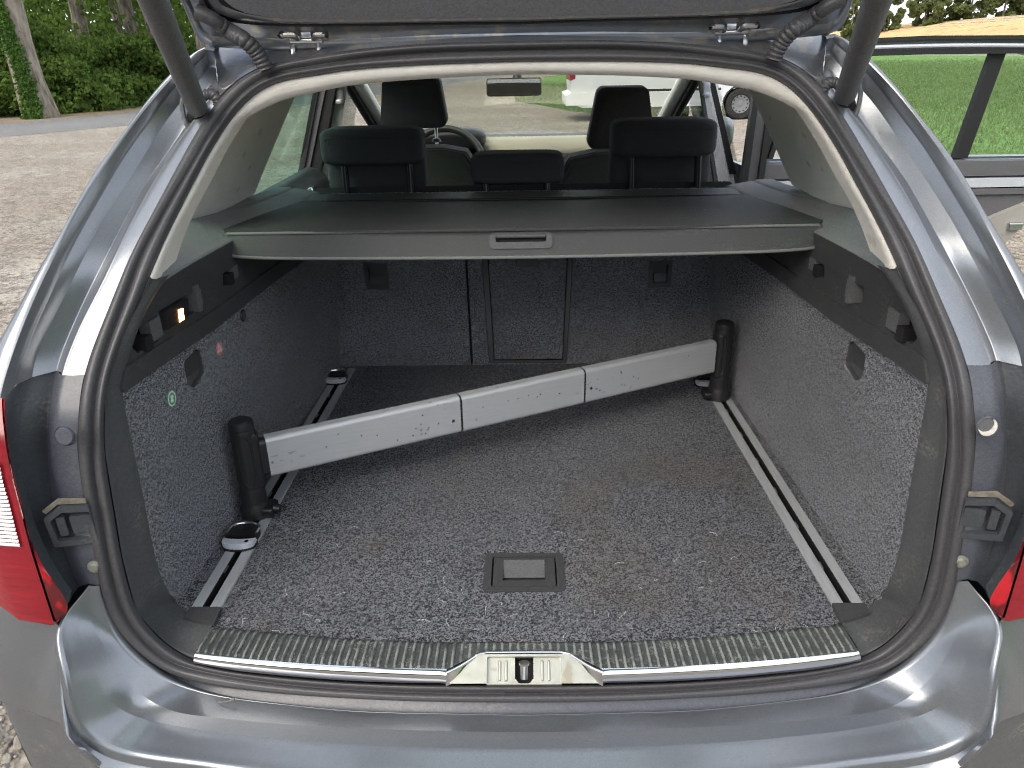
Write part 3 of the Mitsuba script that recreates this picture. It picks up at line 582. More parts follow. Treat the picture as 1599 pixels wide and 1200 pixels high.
road_line = sg.LineString(spl([(-34, -12), (-20.5, 6.5), (-12.3, 17.6), (-10.4, 21.2), (-8.9, 26), (-6.6, 38), (-3.5, 52), (6, 78), (20, 100)], 60))
road_poly = road_line.buffer(2.1, cap_style=2)
road_poly = sg.Polygon([p for p in road_poly.exterior.coords])
add('road', draped(road_poly, 0.004, 6.0), 'asphalt', True)
labels['road'] = {'label': 'narrow grey asphalt lane along the wood', 'kind': 'structure'}
verge_poly = road_line.parallel_offset(2.6, 'left').buffer(0.75, cap_style=2)
add('verge', draped(verge_poly, 0.008, 4.0), 'soil_mat', True)
labels['verge'] = {'label': 'strip of brown leaf litter at the lane edge', 'kind': 'structure'}
edge = [(3.8, -25), (4.1, 0), (4.25, 4.2), (4.5, 7.0), (4.9, 11.0), (5.3, 15.2), (5.0, 16.9), (3.6, 17.5), (2.2, 18.2), (1.15, 20.4), (0.35, 23.2), (-0.25, 24.6), (-0.1, 33), (1.4, 50), (8, 72), (20, 92)]
grass_poly = sg.Polygon(edge + [(62, 220), (55, 40), (55, -25)])
grass_poly = grass_poly.buffer(0)
add('grass', draped(grass_poly, 0.004, 3.0), 'turf', True)
labels['grass'] = {'label': 'green meadow beside the yard', 'kind': 'structure'}
field_poly = sg.Polygon([(55, -120), (55, 40), (62, 220), (80, 330), (300, 330), (300, -120)])
add('field', draped(field_poly, 0.006, 8.0), 'stubble', True)
labels['field'] = {'label': 'orange brown harvested field on a rise', 'kind': 'structure'}


# ---------------------------------------------------------------- foliage helpers
def leaves(c, size, rng, elong=1.5, droop=0.0):
    """One folded leaf (two triangles) at every point of c."""
    n = len(c)
    d = rng.normal(size=(n, 3))
    d[:, 2] -= droop
    d /= np.linalg.norm(d, axis=1, keepdims=True)
    e = np.cross(d, rng.normal(size=(n, 3)))
    e /= np.linalg.norm(e, axis=1, keepdims=True)
    k = np.cross(d, e)
    s = (size * rng.uniform(0.7, 1.3, n))[:, None]
    v = np.stack([c - d * s * elong * 0.5, c + e * s * 0.5 + k * s * 0.12, c + d * s * elong * 0.5, c - e * s * 0.5 + k * s * 0.12], 1).reshape(-1, 3)
    i = np.arange(n) * 4
    f = np.vstack([np.c_[i, i + 1, i + 2], np.c_[i, i + 2, i + 3]])
    return trimesh.Trimesh(v, f, process=False)


def leaf_mat(name, lo, hi, thin=0.7):
    col = proc(lambda p, n, uv: mix(lo, hi, noise(p.x * 3.1, p.y * 3.1, p.z * 3.1) * 0.55 + noise(p.x * 17, p.y * 17, p.z * 17) * 0.45))
    scene[name] = {'type': 'principledthin', 'base_color': col, 'roughness': 0.55, 'diff_trans': thin, 'spec_trans': 0.0}
    return name


leaf_mat('leaf_hedge', (0.045, 0.085, 0.018), (0.20, 0.30, 0.075))
leaf_mat('leaf_ivy', (0.05, 0.105, 0.025), (0.12, 0.21, 0.05), 0.4)
leaf_mat('leaf_wood', (0.045, 0.085, 0.018), (0.18, 0.27, 0.06), 0.9)
leaf_mat('leaf_far', (0.10, 0.135, 0.05), (0.26, 0.29, 0.12), 0.9)
leaf_mat('blade', (0.12, 0.185, 0.07), (0.27, 0.335, 0.155), 0.6)
mat('bark', lambda p, n, uv: mix((0.13, 0.11, 0.088), (0.34, 0.30, 0.25), smoothstep(0.25, 0.75, 0.6 * fbm(p.x * 16, p.y * 16, p.z * 2.0) + 0.4 * fbm(p.x * 5, p.y * 5, p.z * 3.0))), 0.95, 0.0, 0.1, bump=lambda p, n, uv: fbm(p.x * 22, p.y * 22, p.z * 3.0), bump_scale=0.03, eps=4e-3)


def trunk(p, h, r, lean=(0, 0), seed=0, limbs=5):
    rng = np.random.default_rng(seed)
    z = np.linspace(-0.1, h, 12)
    pts = np.stack([p[0] + lean[0] * z + 0.05 * np.sin(z * 1.3 + seed), p[1] + lean[1] * z + 0.05 * np.cos(z * 1.1 + seed), z], 1)
    rad = r * (1 - 0.6 * z / h) + 0.22 * r * np.exp(-np.maximum(z, 0) * 2.5)
    ms = [tube(pts, rad, 12)]
    for k in range(limbs):
        i = rng.integers(6, 11)
        a = rng.uniform(0, 2 * math.pi)
        ln = rng.uniform(1.2, 2.8)
        q = pts[i]
        e = q + A([math.cos(a) * ln, math.sin(a) * ln, rng.uniform(0.6, 1.8)])
        mid = (q + e) / 2 + A([0, 0, 0.3])
        ms.append(tube(spl([q, mid, e], 6), np.linspace(rad[i] * 0.5, 0.025, 6), 7))
    return cat(*ms)


def crown(p, z0, z1, r, n, size, seed, clumps=26, droop=0.2):
    rng = np.random.default_rng(seed)
    cs = []
    for k in range(clumps):
        a, q, t = rng.uniform(0, 2 * math.pi), math.sqrt(rng.uniform(0, 1)), rng.uniform(0, 1)
        w = math.sin(math.pi * min(0.95, 0.15 + 0.85 * t)) ** 0.6
        cs.append((p[0] + math.cos(a) * q * r * w, p[1] + math.sin(a) * q * r * w, z0 + (z1 - z0) * t, rng.uniform(0.35, 0.8) * r * 0.42))
    cs = A(cs)
    i = rng.integers(0, len(cs), n)
    d = rng.normal(size=(n, 3))
    d *= (rng.uniform(0, 1, n) ** 0.45 / np.linalg.norm(d, axis=1))[:, None]
    return leaves(cs[i, :3] + d * cs[i, 3:4] * A([1, 1, 0.75]), size, rng, droop=droop)


# the hedge: one shaggy mass of shrubs along the far side of the lane
rng = np.random.default_rng(21)
line = spl([(-33, -4), (-23, 8.6), (-15.6, 18.4), (-13.0, 22.0), (-11.6, 26), (-9.3, 39), (-6.2, 53)], 400)
tang = np.gradient(line, axis=0)
tang /= np.linalg.norm(tang, axis=1, keepdims=True)
nrm = np.c_[-tang[:, 1], tang[:, 0]]
N = 95000
near = (line[:, 1] > 12) & (line[:, 1] < 33)
wgt = np.where(near, 4.5, 0.8)
ix = rng.choice(len(line), N, p=wgt / wgt.sum())
depth = rng.gamma(1.6, 0.6, N)
tt = ix / len(line) * 40
top = 0.30 + 2.3 * meshkit.fbm(np.c_[tt * 0.8, depth * 0.8, np.zeros(N)], 3, 3) + 0.45 * np.minimum(depth, 2.8)
face = 0.25 * top * (meshkit.fbm(np.c_[tt * 2.2, np.zeros(N), np.zeros(N)], 3, 8))
zz = top * (1 - np.abs(rng.normal(0, 0.33, N)))
zz = np.where(rng.random(N) < 0.45, rng.uniform(0, 1, N) * top, zz)
off = depth + 0.55 * meshkit.fbm(np.c_[tt * 2.0, zz * 1.5, np.zeros(N)], 3, 5) * 4.6 + 0.22 * zz - 0.4
base = line[ix] + nrm[ix] * off[:, None] + rng.normal(0, 0.06, (N, 2))
ok = zz > 0.02
pts = np.c_[base, zz][ok]
big = leaves(pts, 0.115, rng, 1.45, 0.5)
add('undergrowth', big, 'leaf_hedge', False)
labels['undergrowth'] = {'label': 'dense green leafy shrubs along the far side of the lane', 'category': 'shrubs', 'kind': 'stuff'}

# trees behind the hedge
specs = [((-13.5, 21.25), 0.40, 'bark', (-0.035, 0.0), 'ivy covered thick tree trunk by the lane, leftmost in the wood'),
         ((-16.0, 29.0), 0.30, 'bark', (0.0, 0.0), 'dark straight tree trunk just right of the ivy tree'),
         ((-15.7, 31.5), 0.17, 'bark', (-0.06, 0.0), 'slim leaning dark tree, left one of a close pair'),
         ((-14.7, 30.5), 0.30, 'bark', (-0.05, 0.0), 'dark leaning tree, right one of a close pair'),
         ((-13.6, 30.0), 0.30, 'bark', (-0.05, 0.0), 'dark leaning tree left of the left gas strut'),
         ((-11.1, 27.6), 0.24, 'bark', (0.02, 0.0), 'pale brown tree trunk between strut and open tailgate'),
         ((-21.5, 20.0), 0.35, 'bark', (0.0, 0.0), 'dark tree outside the left edge of the wood view'),
         ((-12.6, 36.0), 0.28, 'bark', (0.02, 0.0), 'dark tree deep in the wood behind the strut')]
for i, (p, r, b, lean, lab) in enumerate(specs):
    t = thing('tree', lab, 'tree', group='trees of the wood beside the lane')
    scene[t + '__trunk'] = mikit.ply(trunk(p, 11.0, r, lean, 40 + i), b, smooth=60)
    scene[t + '__crown'] = mikit.ply(crown((p[0] + lean[0] * 7, p[1]), 4.6, 13.0, 3.6, 8000, 0.17, 60 + i), 'leaf_wood', smooth=False)
    if i == 0:
        n = 5200
        z = rng.uniform(0.0, 3.4, n)
        a = rng.normal(-1.45, 0.24, n) + 0.30 * np.sin(z * 1.2) - 0.1 * z
        rr = 0.40 * (1 - 0.6 * z / 11) + 0.15 * np.exp(-z * 2.5) + rng.uniform(0.01, 0.09, n)
        iv = np.c_[p[0] + lean[0] * z + 0.05 * np.sin(z * 1.3 + 40) + rr * np.cos(a), p[1] + 0.05 * np.cos(z * 1.1 + 40) + rr * np.sin(a), z]
        scene[t + '__ivy'] = mikit.ply(leaves(iv, 0.07, rng, 1.2), 'leaf_ivy', smooth=False)
# the wood further back: low dark brush, and the sunlit clearing behind it
n = 11000
c = np.c_[rng.uniform(-34, -9, n), rng.uniform(27, 37, n), rng.gamma(2.0, 1.1, n)]
c = c[(c[:, 0] + 34) * 0.55 + 22 < c[:, 1] + 4]
add('brush', leaves(c, 0.20, rng, 1.4), 'leaf_wood', False)
labels['brush'] = {'label': 'dark leafy brush between the tree trunks', 'category': 'brush', 'kind': 'stuff'}
n = 30000
c = np.c_[rng.uniform(-52, -12, n), rng.uniform(46, 60, n), rng.uniform(0, 9, n)]
add('foliage', leaves(c, 0.34, rng, 1.3), 'leaf_wood', False)
labels['foliage'] = {'label': 'light green foliage far behind the tree trunks', 'category': 'foliage', 'kind': 'stuff'}

# the wood goes on behind the photographer: the paint of the car mirrors it
n = 30000
a = rng.uniform(math.radians(185), math.radians(350), n)
rad_ = rng.uniform(17, 24, n)
hz = 6.0 * meshkit.fbm(np.c_[a * 5.0, np.zeros(n), np.zeros(n)], 3, 9) + 1.5
c = np.c_[rad_ * np.cos(a), -2 + rad_ * np.sin(a), rng.random(n) ** 0.8 * hz]
add('woodland', leaves(c, 0.42, rng, 1.3), 'leaf_wood', False)
labels['woodland'] = {'label': 'edge of the wood behind the photographer', 'category': 'wood', 'kind': 'stuff'}

# tree line beyond the field
ordinal = ['outside the left of the view', 'seen between tailgate and strut', 'just right of the strut', 'second to the right of the strut', 'third to the right of the strut', 'fourth to the right of the strut', 'beside the bright sky gap', 'right of the bright sky gap', 'at the right edge of the photo', 'past the right edge of the photo', 'furthest to the right', 'furthest to the left']
fx = [76, 83, 88, 92.5, 97, 101, 106.5, 112.5, 117, 124, 131, 68]
fh = [9, 10, 9.5, 9, 10, 9, 6.5, 9, 9.5, 9, 8, 9]
for i, (x_, h) in enumerate(zip(fx, fh)):
    p = (x_, 190 - 0.55 * (x_ - 83) + 3 * math.sin(i * 2.3))
    t = thing('field_tree', 'olive green bushy tree beyond the orange field, ' + ordinal[i], 'tree', group='trees beyond the orange field')
    z0 = float(hill(p[0], p[1]))
    tm = trunk(p, h * 0.8, 0.22, (0, 0), 90 + i, 4)
    tm.apply_translation([0, 0, z0])
    scene[t + '__trunk'] = mikit.ply(tm, 'bark', smooth=60)
    scene[t + '__crown'] = mikit.ply(crown(p, z0 + 0.1, z0 + h, 4.2, 4200, 0.55, 120 + i, 40), 'leaf_far', smooth=False)

# meadow blades near the yard
n = 150000
q_ = rng.beta(1.2, 2.4, n)
gp = np.c_[rng.uniform(3.6, 26, n) + 26 * q_ * rng.random(n), 0.5 + 85 * q_]
import shapely
gp = gp[shapely.contains_xy(grass_poly.buffer(-0.05), gp[:, 0], gp[:, 1])]
gp = gp[(gp[:, 0] - 3) * 2.3 > gp[:, 1] * 0.55]
n2 = 26000
g2 = np.c_[rng.uniform(-0.4, 7, n2), rng.uniform(16.5, 32, n2)]
g2 = g2[shapely.contains_xy(grass_poly, g2[:, 0], g2[:, 1])]
gp = np.vstack([gp, g2])
clump = meshkit.fbm(np.c_[gp * 0.8, np.zeros(len(gp))], 3, 2)
hgt = rng.uniform(0.05, 0.13, len(gp)) * (0.6 + 1.1 * clump) + np.where((gp[:, 1] > 24) & (gp[:, 0] < 4), 0.22, 0)
a = rng.uniform(0, 2 * math.pi, len(gp))
w = 0.012 + 0.0009 * gp[:, 1]
tip = np.c_[rng.normal(0, 0.5, (len(gp), 2)) * hgt[:, None], hgt]
b0 = np.c_[gp, np.full(len(gp), 0.0)]
dx = np.c_[np.cos(a) * w, np.sin(a) * w, np.zeros(len(gp))] / 2
v = np.stack([b0 - dx, b0 + dx, b0 + tip], 1).reshape(-1, 3)
add('grass_blades', trimesh.Trimesh(v, np.arange(len(v)).reshape(-1, 3), process=False), 'blade', False)
labels['grass_blades'] = {'label': 'short green grass of the meadow', 'category': 'grass', 'kind': 'stuff'}

# loose stones of the yard near the car
ico = trimesh.creation.icosphere(subdivisions=1)
n = 5200
pp = np.vstack([np.c_[rng.uniform(-2.6, -0.95, n), rng.uniform(-0.5, 2.6, n)], np.c_[rng.uniform(2.2, 4.6, 1800), rng.uniform(3.0, 6.5, 1800)]])
sz = rng.gamma(3.0, 0.0022, len(pp)) + 0.003
sc = rng.uniform(0.6, 1.25, (len(pp), 3)) * sz[:, None] * A([1, 1, 0.6])
iv = np.array(ico.vertices)
jit = 1 + rng.uniform(-0.18, 0.18, (len(pp), len(iv), 1))
v = (iv[None] * jit * sc[:, None]) + np.c_[pp, sc[:, 2] * 0.4][:, None]
f = (np.array(ico.faces)[None] + (np.arange(len(pp)) * len(iv))[:, None, None]).reshape(-1, 3)
add('pebbles', trimesh.Trimesh(v.reshape(-1, 3), f, process=False), 'pebble_mat', False)
labels['pebbles'] = {'label': 'loose pale stones lying on the yard', 'category': 'pebbles', 'kind': 'stuff'}


# ---------------------------------------------------------------- the estate car
thing('car', 'grey estate car with its tailgate open, filling the foreground', 'car')
g = {k: A(v) for k, v in G.items()}


def part(name, mesh, bsdf, smooth=35, pair=False, label=None):
    k = add('car__' + name, mesh, bsdf, smooth)
    if label:
        note(k, label)
    if pair:
        add('car__' + name, mirror(mesh), bsdf, smooth)
    return k


def whole(c):
    """Left half curve from the top centre: joined with its mirror image into a full loop."""
    c = A(c)
    return np.vstack([c, mir(c)[::-1]])


# door seal: two rubber bulbs running round the tailgate opening
NS = 150
so, sm, si = spl(g['seal_out'], NS), spl(g['seal_mid'], NS), spl(g['seal_in'], NS)
for c in (so, sm, si):
    c[0, 0] = c[-1, 0] = 0.0
rows = []
so, sm, si = soft(so, 2.0), soft(sm, 2.0), soft(si, 2.0)
tn = np.gradient(sm, axis=0)
tn /= np.linalg.norm(tn, axis=1, keepdims=True)
ac = si - so
nr = np.cross(tn, ac)
nr /= np.linalg.norm(nr, axis=1, keepdims=True)
nr *= np.sign(-nr[:, 1:2] - 0.2 * nr[:, 2:3] + 1e-9)
for u in np.linspace(0, 1, 19):
    if u < 0.55:
        q = u / 0.55
        p = so * (1 - q) + sm * q
        h = 0.0085 * math.sin(math.pi * q) ** 0.7 + 0.002
    else:
        q = (u - 0.55) / 0.45
        p = sm * (1 - q) + si * q
        h = 0.0125 * math.sin(math.pi * q) ** 0.65 + 0.002 * (1 - q)
    rows.append(p + nr * h)
for r in rows:
    r[0, 0] = 0.0
seal = wloft(rows)
seal.merge_vertices()
part('door_seal', seal, 'rubber', True)

# aperture trim: pale cloth strip inside the seal at the roof and D pillars
n = 60
ti = spl(g['trim_in'], n)
sel = spl(g['seal_in'][:np.argmin(abs(g['seal_in'][:, 2] - 1.165) + 10 * (g['seal_in'][:, 2] > 1.42)) + 1], n)
ti[0, 0] = sel[0, 0] = 0.0
mid = (ti + sel) / 2 + A([0.004, -0.012, -0.004])
ti_out = ti - A([0, 0, 1.0])
ti_out[:, 1] = 0
ti_out = 0.022 * ti_out / np.linalg.norm(ti_out, axis=1, keepdims=True) + A([0, 0.016, 0])
strip = wloft([r[::-1] for r in (sel + A([0, 0.006, 0]), sel, (sel * 0.7 + mid * 0.3) + A([0.0015, -0.003, -0.001]), mid, (ti * 0.7 + mid * 0.3) + A([0.001, -0.003, -0.002]), ti, ti + A([0.0, 0.05, 0.006]))])
part('aperture_trim', strip, 'beige_trim', True)

# dark textured lower jamb trim from the end of that strip down to the sill
k0 = np.argmin(abs(g['seal_in'][:, 2] - 1.165) + 10 * (g['seal_in'][:, 2] > 1.42))
kb = np.argmin(abs(g['seal_in'][:, 0] + 0.517) + 10 * (g['seal_in'][:, 2] > 0.7))
sel2 = spl(g['seal_in'][k0:kb + 1], 70)
inner = np.vstack([[-0.533, 0.200, 1.160], [-0.575, 0.135, 1.075], g['lower_inner']])
inner = spl(inner, 70)
inner[-1] = [-0.513, 0.068, 0.605]
md = 0.5 * sel2 + 0.5 * inner + A([-0.004, -0.010, -0.002])
jamb = loft_smooth([sel2 + A([0, 0.004, 0]), sel2 * 0.8 + inner * 0.2 + A([-.001, -.007, 0]), md, inner, inner + A([-0.01, 0.03, -0.006])], 70, 16)
part('jamb_trim', jamb, 'lower_trim', True, pair=True)
gapm = loft(A([inner + A([0.0, 0.012, 0]), inner + A([-0.03, 0.05, 0])]))

# rear quarter: flange, gutter and outer edge of the D pillar (painted), and the dark lamp recess under it
st = {}
zsplit = 1.05


def cut(c, top):
    c = A(c)
    z = c[:, 2]
    i = np.argmax(z < zsplit)
    t = (z[i - 1] - zsplit) / (z[i - 1] - z[i])
    x = c[i - 1] * (1 - t) + c[i] * t
    return np.vstack([c[:i], x]) if top else np.vstack([x, c[i:]])


ib = np.argmin(np.linalg.norm(g['seal_out'] - g['ch_c'][0], axis=1))
ib = np.argmin(abs(g['seal_out'][:, 0] + 0.455) + 10 * (g['seal_out'][:, 2] < 1.2))
il = np.argmin(np.linalg.norm(g['seal_out'] - A([-0.636, 0.006, 0.738]), axis=1))
b_side = g['seal_out'][ib:il + 1]
hh = g['ch_h']
lines_up = [cut(c, True) for c in (b_side, g['ch_c'], g['ch_d'], g['ch_e'], g['ch_f'])]
M = 70


def panel(seq, n, m, sharp=True):
    out = [loft_smooth(seq[i:i + 2], n, m) for i in range(len(seq) - 1)]
    return out


lb, lc, ld, le, lf = [soft(spl(c, M), 3.0) for c in lines_up]
g5 = g['ch_g'][:np.argmax(g['ch_g'][:, 2] < 1.045) + 1]
lg = soft(spl(g5, M), 3.0)
lh = soft(spl(hh, M), 3.0)


def hw(z):
    return np.interp(z, [0.2, 0.35, 0.55, 0.75, 0.95, 1.10, 1.30, 1.42, 1.5], [0.84, 0.885, 0.90, 0.905, 0.885, 0.80, 0.695, 0.61, 0.5])


def outward(c, dy, f):
    q = c.copy()
    tgt = -hw(q[:, 2])
    q[:, 0] = q[:, 0] + (np.minimum(tgt, q[:, 0]) - q[:, 0]) * f * np.interp(c[:, 2], [1.05, 1.17], [1.0, 0.30])
    q[:, 1] += dy * np.interp(c[:, 2], [1.05, 1.17], [1.0, 0.24])
    return q


def strips(*groups):
    return cat(*[loft(A(x)) for x in groups])


lc2 = lc * 0.90 + ld * 0.10 + A([0.0, -0.001, 0])
lf2 = lf * 0.88 + lg * 0.12 + A([0.0, -0.002, 0.0])
quarter = strips([lb + A([0, 0.002, 0]), lb, lb * 0.5 + lc * 0.5 + A([-.0005, -.0022, 0]), lc],
                 [lc, (lc + lc2) / 2 + A([-.0004, -.0006, 0]), lc2],
                 [lc2, (lc2 + ld) / 2 + A([.001, .002, 0]), ld],
                 [ld, ld * .85 + le * .15 + A([0.002, 0.003, 0]), ld * .5 + le * .5 + A([.003, .003, 0]), le],
                 [le, le * .5 + lf * .5 + A([.0015, .0015, 0]), lf],
                 [lf, (lf + lf2) / 2 + A([-.0006, -.0012, 0]), lf2],
                 [lf2, lf2 * .5 + lg * .5 + A([.002, .002, 0]), lg],
                 [lg, lg * .7 + lh * .3 + A([-.001, -.004, 0.001]), lg * .3 + lh * .7 + A([-.001, -.005, 0.001]), lh, outward(lh, 0.015, 0.14), outward(lh, 0.06, 0.36), outward(lh, 0.16, 0.66), outward(lh, 0.30, 0.94), outward(lh, 0.42, 1.0)])
part('quarter_panel', quarter, 'paint', 60, pair=True)
lcT, ldT, leT, lfT, lgT = lc[0], ld[0], le[0], lf[0], lg[0]

lines_lo = [cut(c, False) for c in (b_side, g['ch_c'], g['ch_d'], g['ch_e'], g['ch_f'])]
lg2 = g['ch_g'][np.argmax(g['ch_g'][:, 2] < 1.045):]
lb, lc, ld, le, lf = [soft(spl(c, M), 3.0) for c in lines_lo]
lg2 = spl(lg2, M)
low_face = loft(A([lb + A([0, .003, 0]), lb, lb * .6 + lc * .4, lc * .8 + lb * .2, lc, lc * .75 + ld * .25 + A([-.001, -.001, 0]), lc * .4 + ld * .6 + A([-.002, .001, 0]), ld]))
part('pillar_face', low_face, 'pillar_face', 50, pair=True)
low_rec = loft(A([ld, ld * .7 + le * .3 + A([0, .008, 0]), ld * .3 + le * .7 + A([0, .006, 0]), le, le * .5 + lf * .5 + A([0, .003, 0]), lf, lf * .5 + lg2 * .5, lg2, lg2 + A([-0.01, 0.03, 0])]))
part('lamp_recess', low_rec, 'dark_panel', 50, pair=True)

# rubber plug on the left pillar face, open hole with its white bush on the right
pq = g['hole'][0]
M1 = frame(pq + A([0, -0.004, 0]), (1, 0, 0), (0, 0.12, 1))
pl_ = cat(lathe([(0, 0.005), (0.0115, 0.005), (0.0130, 0.003), (0.0132, 0)], 28, M1), lathe([(0.0136, 0.0), (0.0146, 0.0018), (0.0156, 0.0)], 28, M1))
part('plug', pl_, 'pillar_face', 40, label='dark round plug in the left pillar')
M2 = frame(pq * A([-1, 1, 1]) + A([0, -0.003, 0]), (1, 0, 0), (0, 0.12, 1))
hb_ = sg.Point(0, 0).buffer(0.0125)
add('car__bush', lathe([(0.0122, 0.001), (0.0135, 0.0028), (0.0150, 0.0)], 28, M2), 'pillar_face', 40)
add('car__bush__hole', extrude(hb_, 0.001, M2, 0.0), 'grey_trim', 40)
add('car__bush__collar', extrude(hb_.difference(sg.Point(-0.0030, 0.004).buffer(0.0110)), 0.002, M2, 0.0006), 'beige_trim', 30)
note('car__bush', 'open round hole with white collar in the right pillar')

# rubber stop pads in the recess, lower down
pc = g['pad'][0]
M3 = frame(pc, (1, 0.30, 0), (0.16, 0, 1))
pp_ = lambda pts, b: sg.Polygon(pts).buffer(b)
pad = cat(extrude(pp_([(-0.022, -0.030), (0.03, -0.034), (0.03, 0.024), (-0.002, 0.030), (-0.024, 0.016)], 0.003).difference(pp_([(-0.016, -0.022), (0.03, -0.026), (0.03, 0.017), (-0.002, 0.022), (-0.018, 0.011)], 0.002)), 0.010, M3),
          extrude(rrect(-0.014, -0.018, -0.003, 0.014, 0.002), 0.006, M3), extrude(rrect(0.003, -0.018, 0.03, 0.012, 0.002), 0.005, M3))
k1, k2 = both('car__stop_pad', pad, 'dark_panel', 30)
dirt = extrude(sg.Polygon([(-0.024, 0.022), (-0.006, 0.035), (0.03, 0.030), (0.03, 0.036), (-0.004, 0.043), (-0.028, 0.027)]), 0.004, M3)
mat('dirt_mat', lambda p, n, uv: mix((0.10, 0.09, 0.075), (0.27, 0.245, 0.20), fbm(p.x * 120, p.y * 120, p.z * 120)), 0.95, 0.0, 0.1)
add(k1 + '__dirt', dirt, 'dirt_mat', 30)
add(k2 + '__dirt', mirror(dirt), 'dirt_mat', 30)
bolt = lathe([(0, .005), (.005, .005), (.0065, .002), (.010, .0015), (.0105, 0)], 20, frame((-0.635, 0.008, 0.772), (1, .2, 0), (0, 0, 1)))
both('car__bolt', bolt, 'zinc_dark', 40)

# roof rear flange under the tailgate
re = spl(g['roof_edge'], 60)
top_b = spl(np.vstack([[-0.47, 0.362, 1.404], g['seal_out'][:ib + 1][::-1]]), 60)
re[-1, 0] = top_b[-1, 0] = 0
re[:, 1] = np.maximum(re[:, 1], top_b[:, 1] + 0.01)
part('roof_flange', wloft([top_b + A([0, .002, -.002]), top_b, top_b * .6 + re * .4 + A([0, .003, -.003]), re, re + A([0, 0.015, 0.008])]), 'roof_flange', 45)
tops = A([b_side[0], lcT, ldT, leT, lfT, lgT])
ends = spl(A([top_b[0], top_b[0] * .5 + re[0] * .5, re[0]]), 6)
part('roof_corner', loft(A([spl(tops, 16), spl(tops, 16) * .5 + spl(ends, 16) * .5, spl(ends, 16)])), 'roof_flange', 50, pair=True)
# roof skin, headliner
ry = np.r_[0.47, 0.6, 0.9, 1.3, 1.7, 2.05, 2.2]
rz = np.r_[1.485, 1.497, 1.512, 1.520, 1.515, 1.49, 1.472]
xs = np.r_[np.linspace(-1, 1, 21)]
rows = []
for y, z in zip(ry, rz):
    wd = 0.50 if y < 0.5 else 0.575
    rows.append([(wd * x, y, z - 0.075 * abs(x) ** 3) for x in xs])
part('roof', loft(A(rows)), 'paint', True)
rows = [[(0.565 * x, y, z - 0.045 - 0.055 * abs(x) ** 3) for x in xs] for y, z in zip(ry[1:], rz[1:])]
part('headliner', loft(A([[(0.5 * x, 0.46, 1.436 - 0.03 * abs(x) ** 3) for x in xs]] + rows)), 'beige_trim', True)

# tail lamps
lf_ = spl(np.vstack([[-0.699, 0.015, 1.045], g['lamp_face']]), 40)
li_ = spl(np.vstack([[-0.706, 0.018, 1.042], g['lamp_inner'][1:], [-0.6805, -0.046, 0.7115]]), 40)
outer = lf_.copy()
outer[:, 0] -= 0.055
outer[:, 1] += 0.006
outer2 = lf_.copy()
outer2[:, 0] = -0.80
outer2[:, 1] += 0.05
outer3 = lf_.copy()
outer3[:, 0] = -0.875
outer3[:, 1] += 0.16
outer4 = lf_.copy()
outer4[:, 0] = -hw(outer4[:, 2]) - 0.004
outer4[:, 1] += 0.30
t = np.linspace(0, 1, 40)[:, None]
for o, dz in ((outer, 0.004), (outer2, 0.010), (outer3, 0.012), (outer4, 0.012)):
    o[:, 2] += dz * t[:, 0] * 1.0
side = loft(A([li_, lf_ * 0.3 + li_ * 0.7, lf_ + A([0.002, 0.002, 0])]))
up_ = lambda c: spl(c, 220)
rid = lambda c: up_(c) + np.c_[np.zeros(220), -0.0009 * np.abs(np.sin(np.linspace(0, 46 * math.pi, 220))) * (np.linspace(0, 1, 220) > 0.58), np.zeros(220)]
face = loft(A([up_(lf_), up_(lf_ * 0.9 + outer * 0.1 + A([0, -.002, 0])), rid(lf_ * 0.6 + outer * 0.4 + A([0, -.001, 0])), rid(outer), rid(outer2), rid(outer3), up_(outer4)]))
for s in (0, 1):
    f_ = (lambda m: mirror(m)) if s else (lambda m: m)
    k = add('car__tail_lamp', f_(face), 'red_reflector', 45)
    add(k + '__side_lens', f_(side), 'dark_red', 45)
    zc = np.linspace(0.965, 0.845, 22)
    cl = []
    for i in range(21):
        z0, z1 = zc[i], zc[i + 1]
        xa = np.interp(0.5 * (z0 + z1), lf_[::-1, 2], lf_[::-1, 0]) - 0.010
        ya = np.interp(0.5 * (z0 + z1), lf_[::-1, 2], lf_[::-1, 1]) - 0.0035
        a_ = [xa, ya, 0]
        pts = [(xa, ya, z0), (xa - .05, ya + .006, z0), (-.80, ya + .046, z0), (-.872, ya + .153, z0)]
        ptm = [(p[0] * 1.0, p[1] - 0.0022, (z0 + z1) / 2) for p in pts]
        ptl = [(p[0], p[1], z1) for p in pts]
        cl.append(loft(A([pts, ptm, ptl])))
    kk = add(k + '__clear_lens', f_(cat(*cl)), 'clear_rib', 20)
    note(kk, 'ribbed clear section of the tail lamp')
labels['car__tail_lamp'] = {'label': 'red left tail lamp'}
labels['car__tail_lamp_001'] = {'label': 'red right tail lamp'}

# bumper
n = 90
bi, bcr, b1, b2, bl = [soft(spl(g[k], n), 2.5) for k in ('bp_in', 'bp_cr', 'bp_s1', 'bp_s2', 'bp_lip')]
for c in (bi, bcr, b1, b2, bl):
    c[-1, 0] = 0
dn = A([0, 0.0, -0.004])
sf = np.clip((np.arange(n) - 34) / 14, 0, 1)[:, None]
inr = bi + A([0, 0.012, -0.012])
wc = 1 - np.clip((np.linspace(0, 1, n) - 0.22) / 0.15, 0, 1)
wc = (wc * wc * (3 - 2 * wc))[:, None]
ctl = (bcr + bl) / 2 + A([0.006, 0.020, -0.004]) * np.clip(np.linspace(0, 8, n), 0, 1)[:, None]
bez = lambda t: bcr * (1 - t) ** 2 + ctl * 2 * t * (1 - t) + bl * t * t
mixr = lambda t, c: bez(t) * wc + c * (1 - wc)
lerp_ = lambda p, q, t: p * (1 - t) + q * t
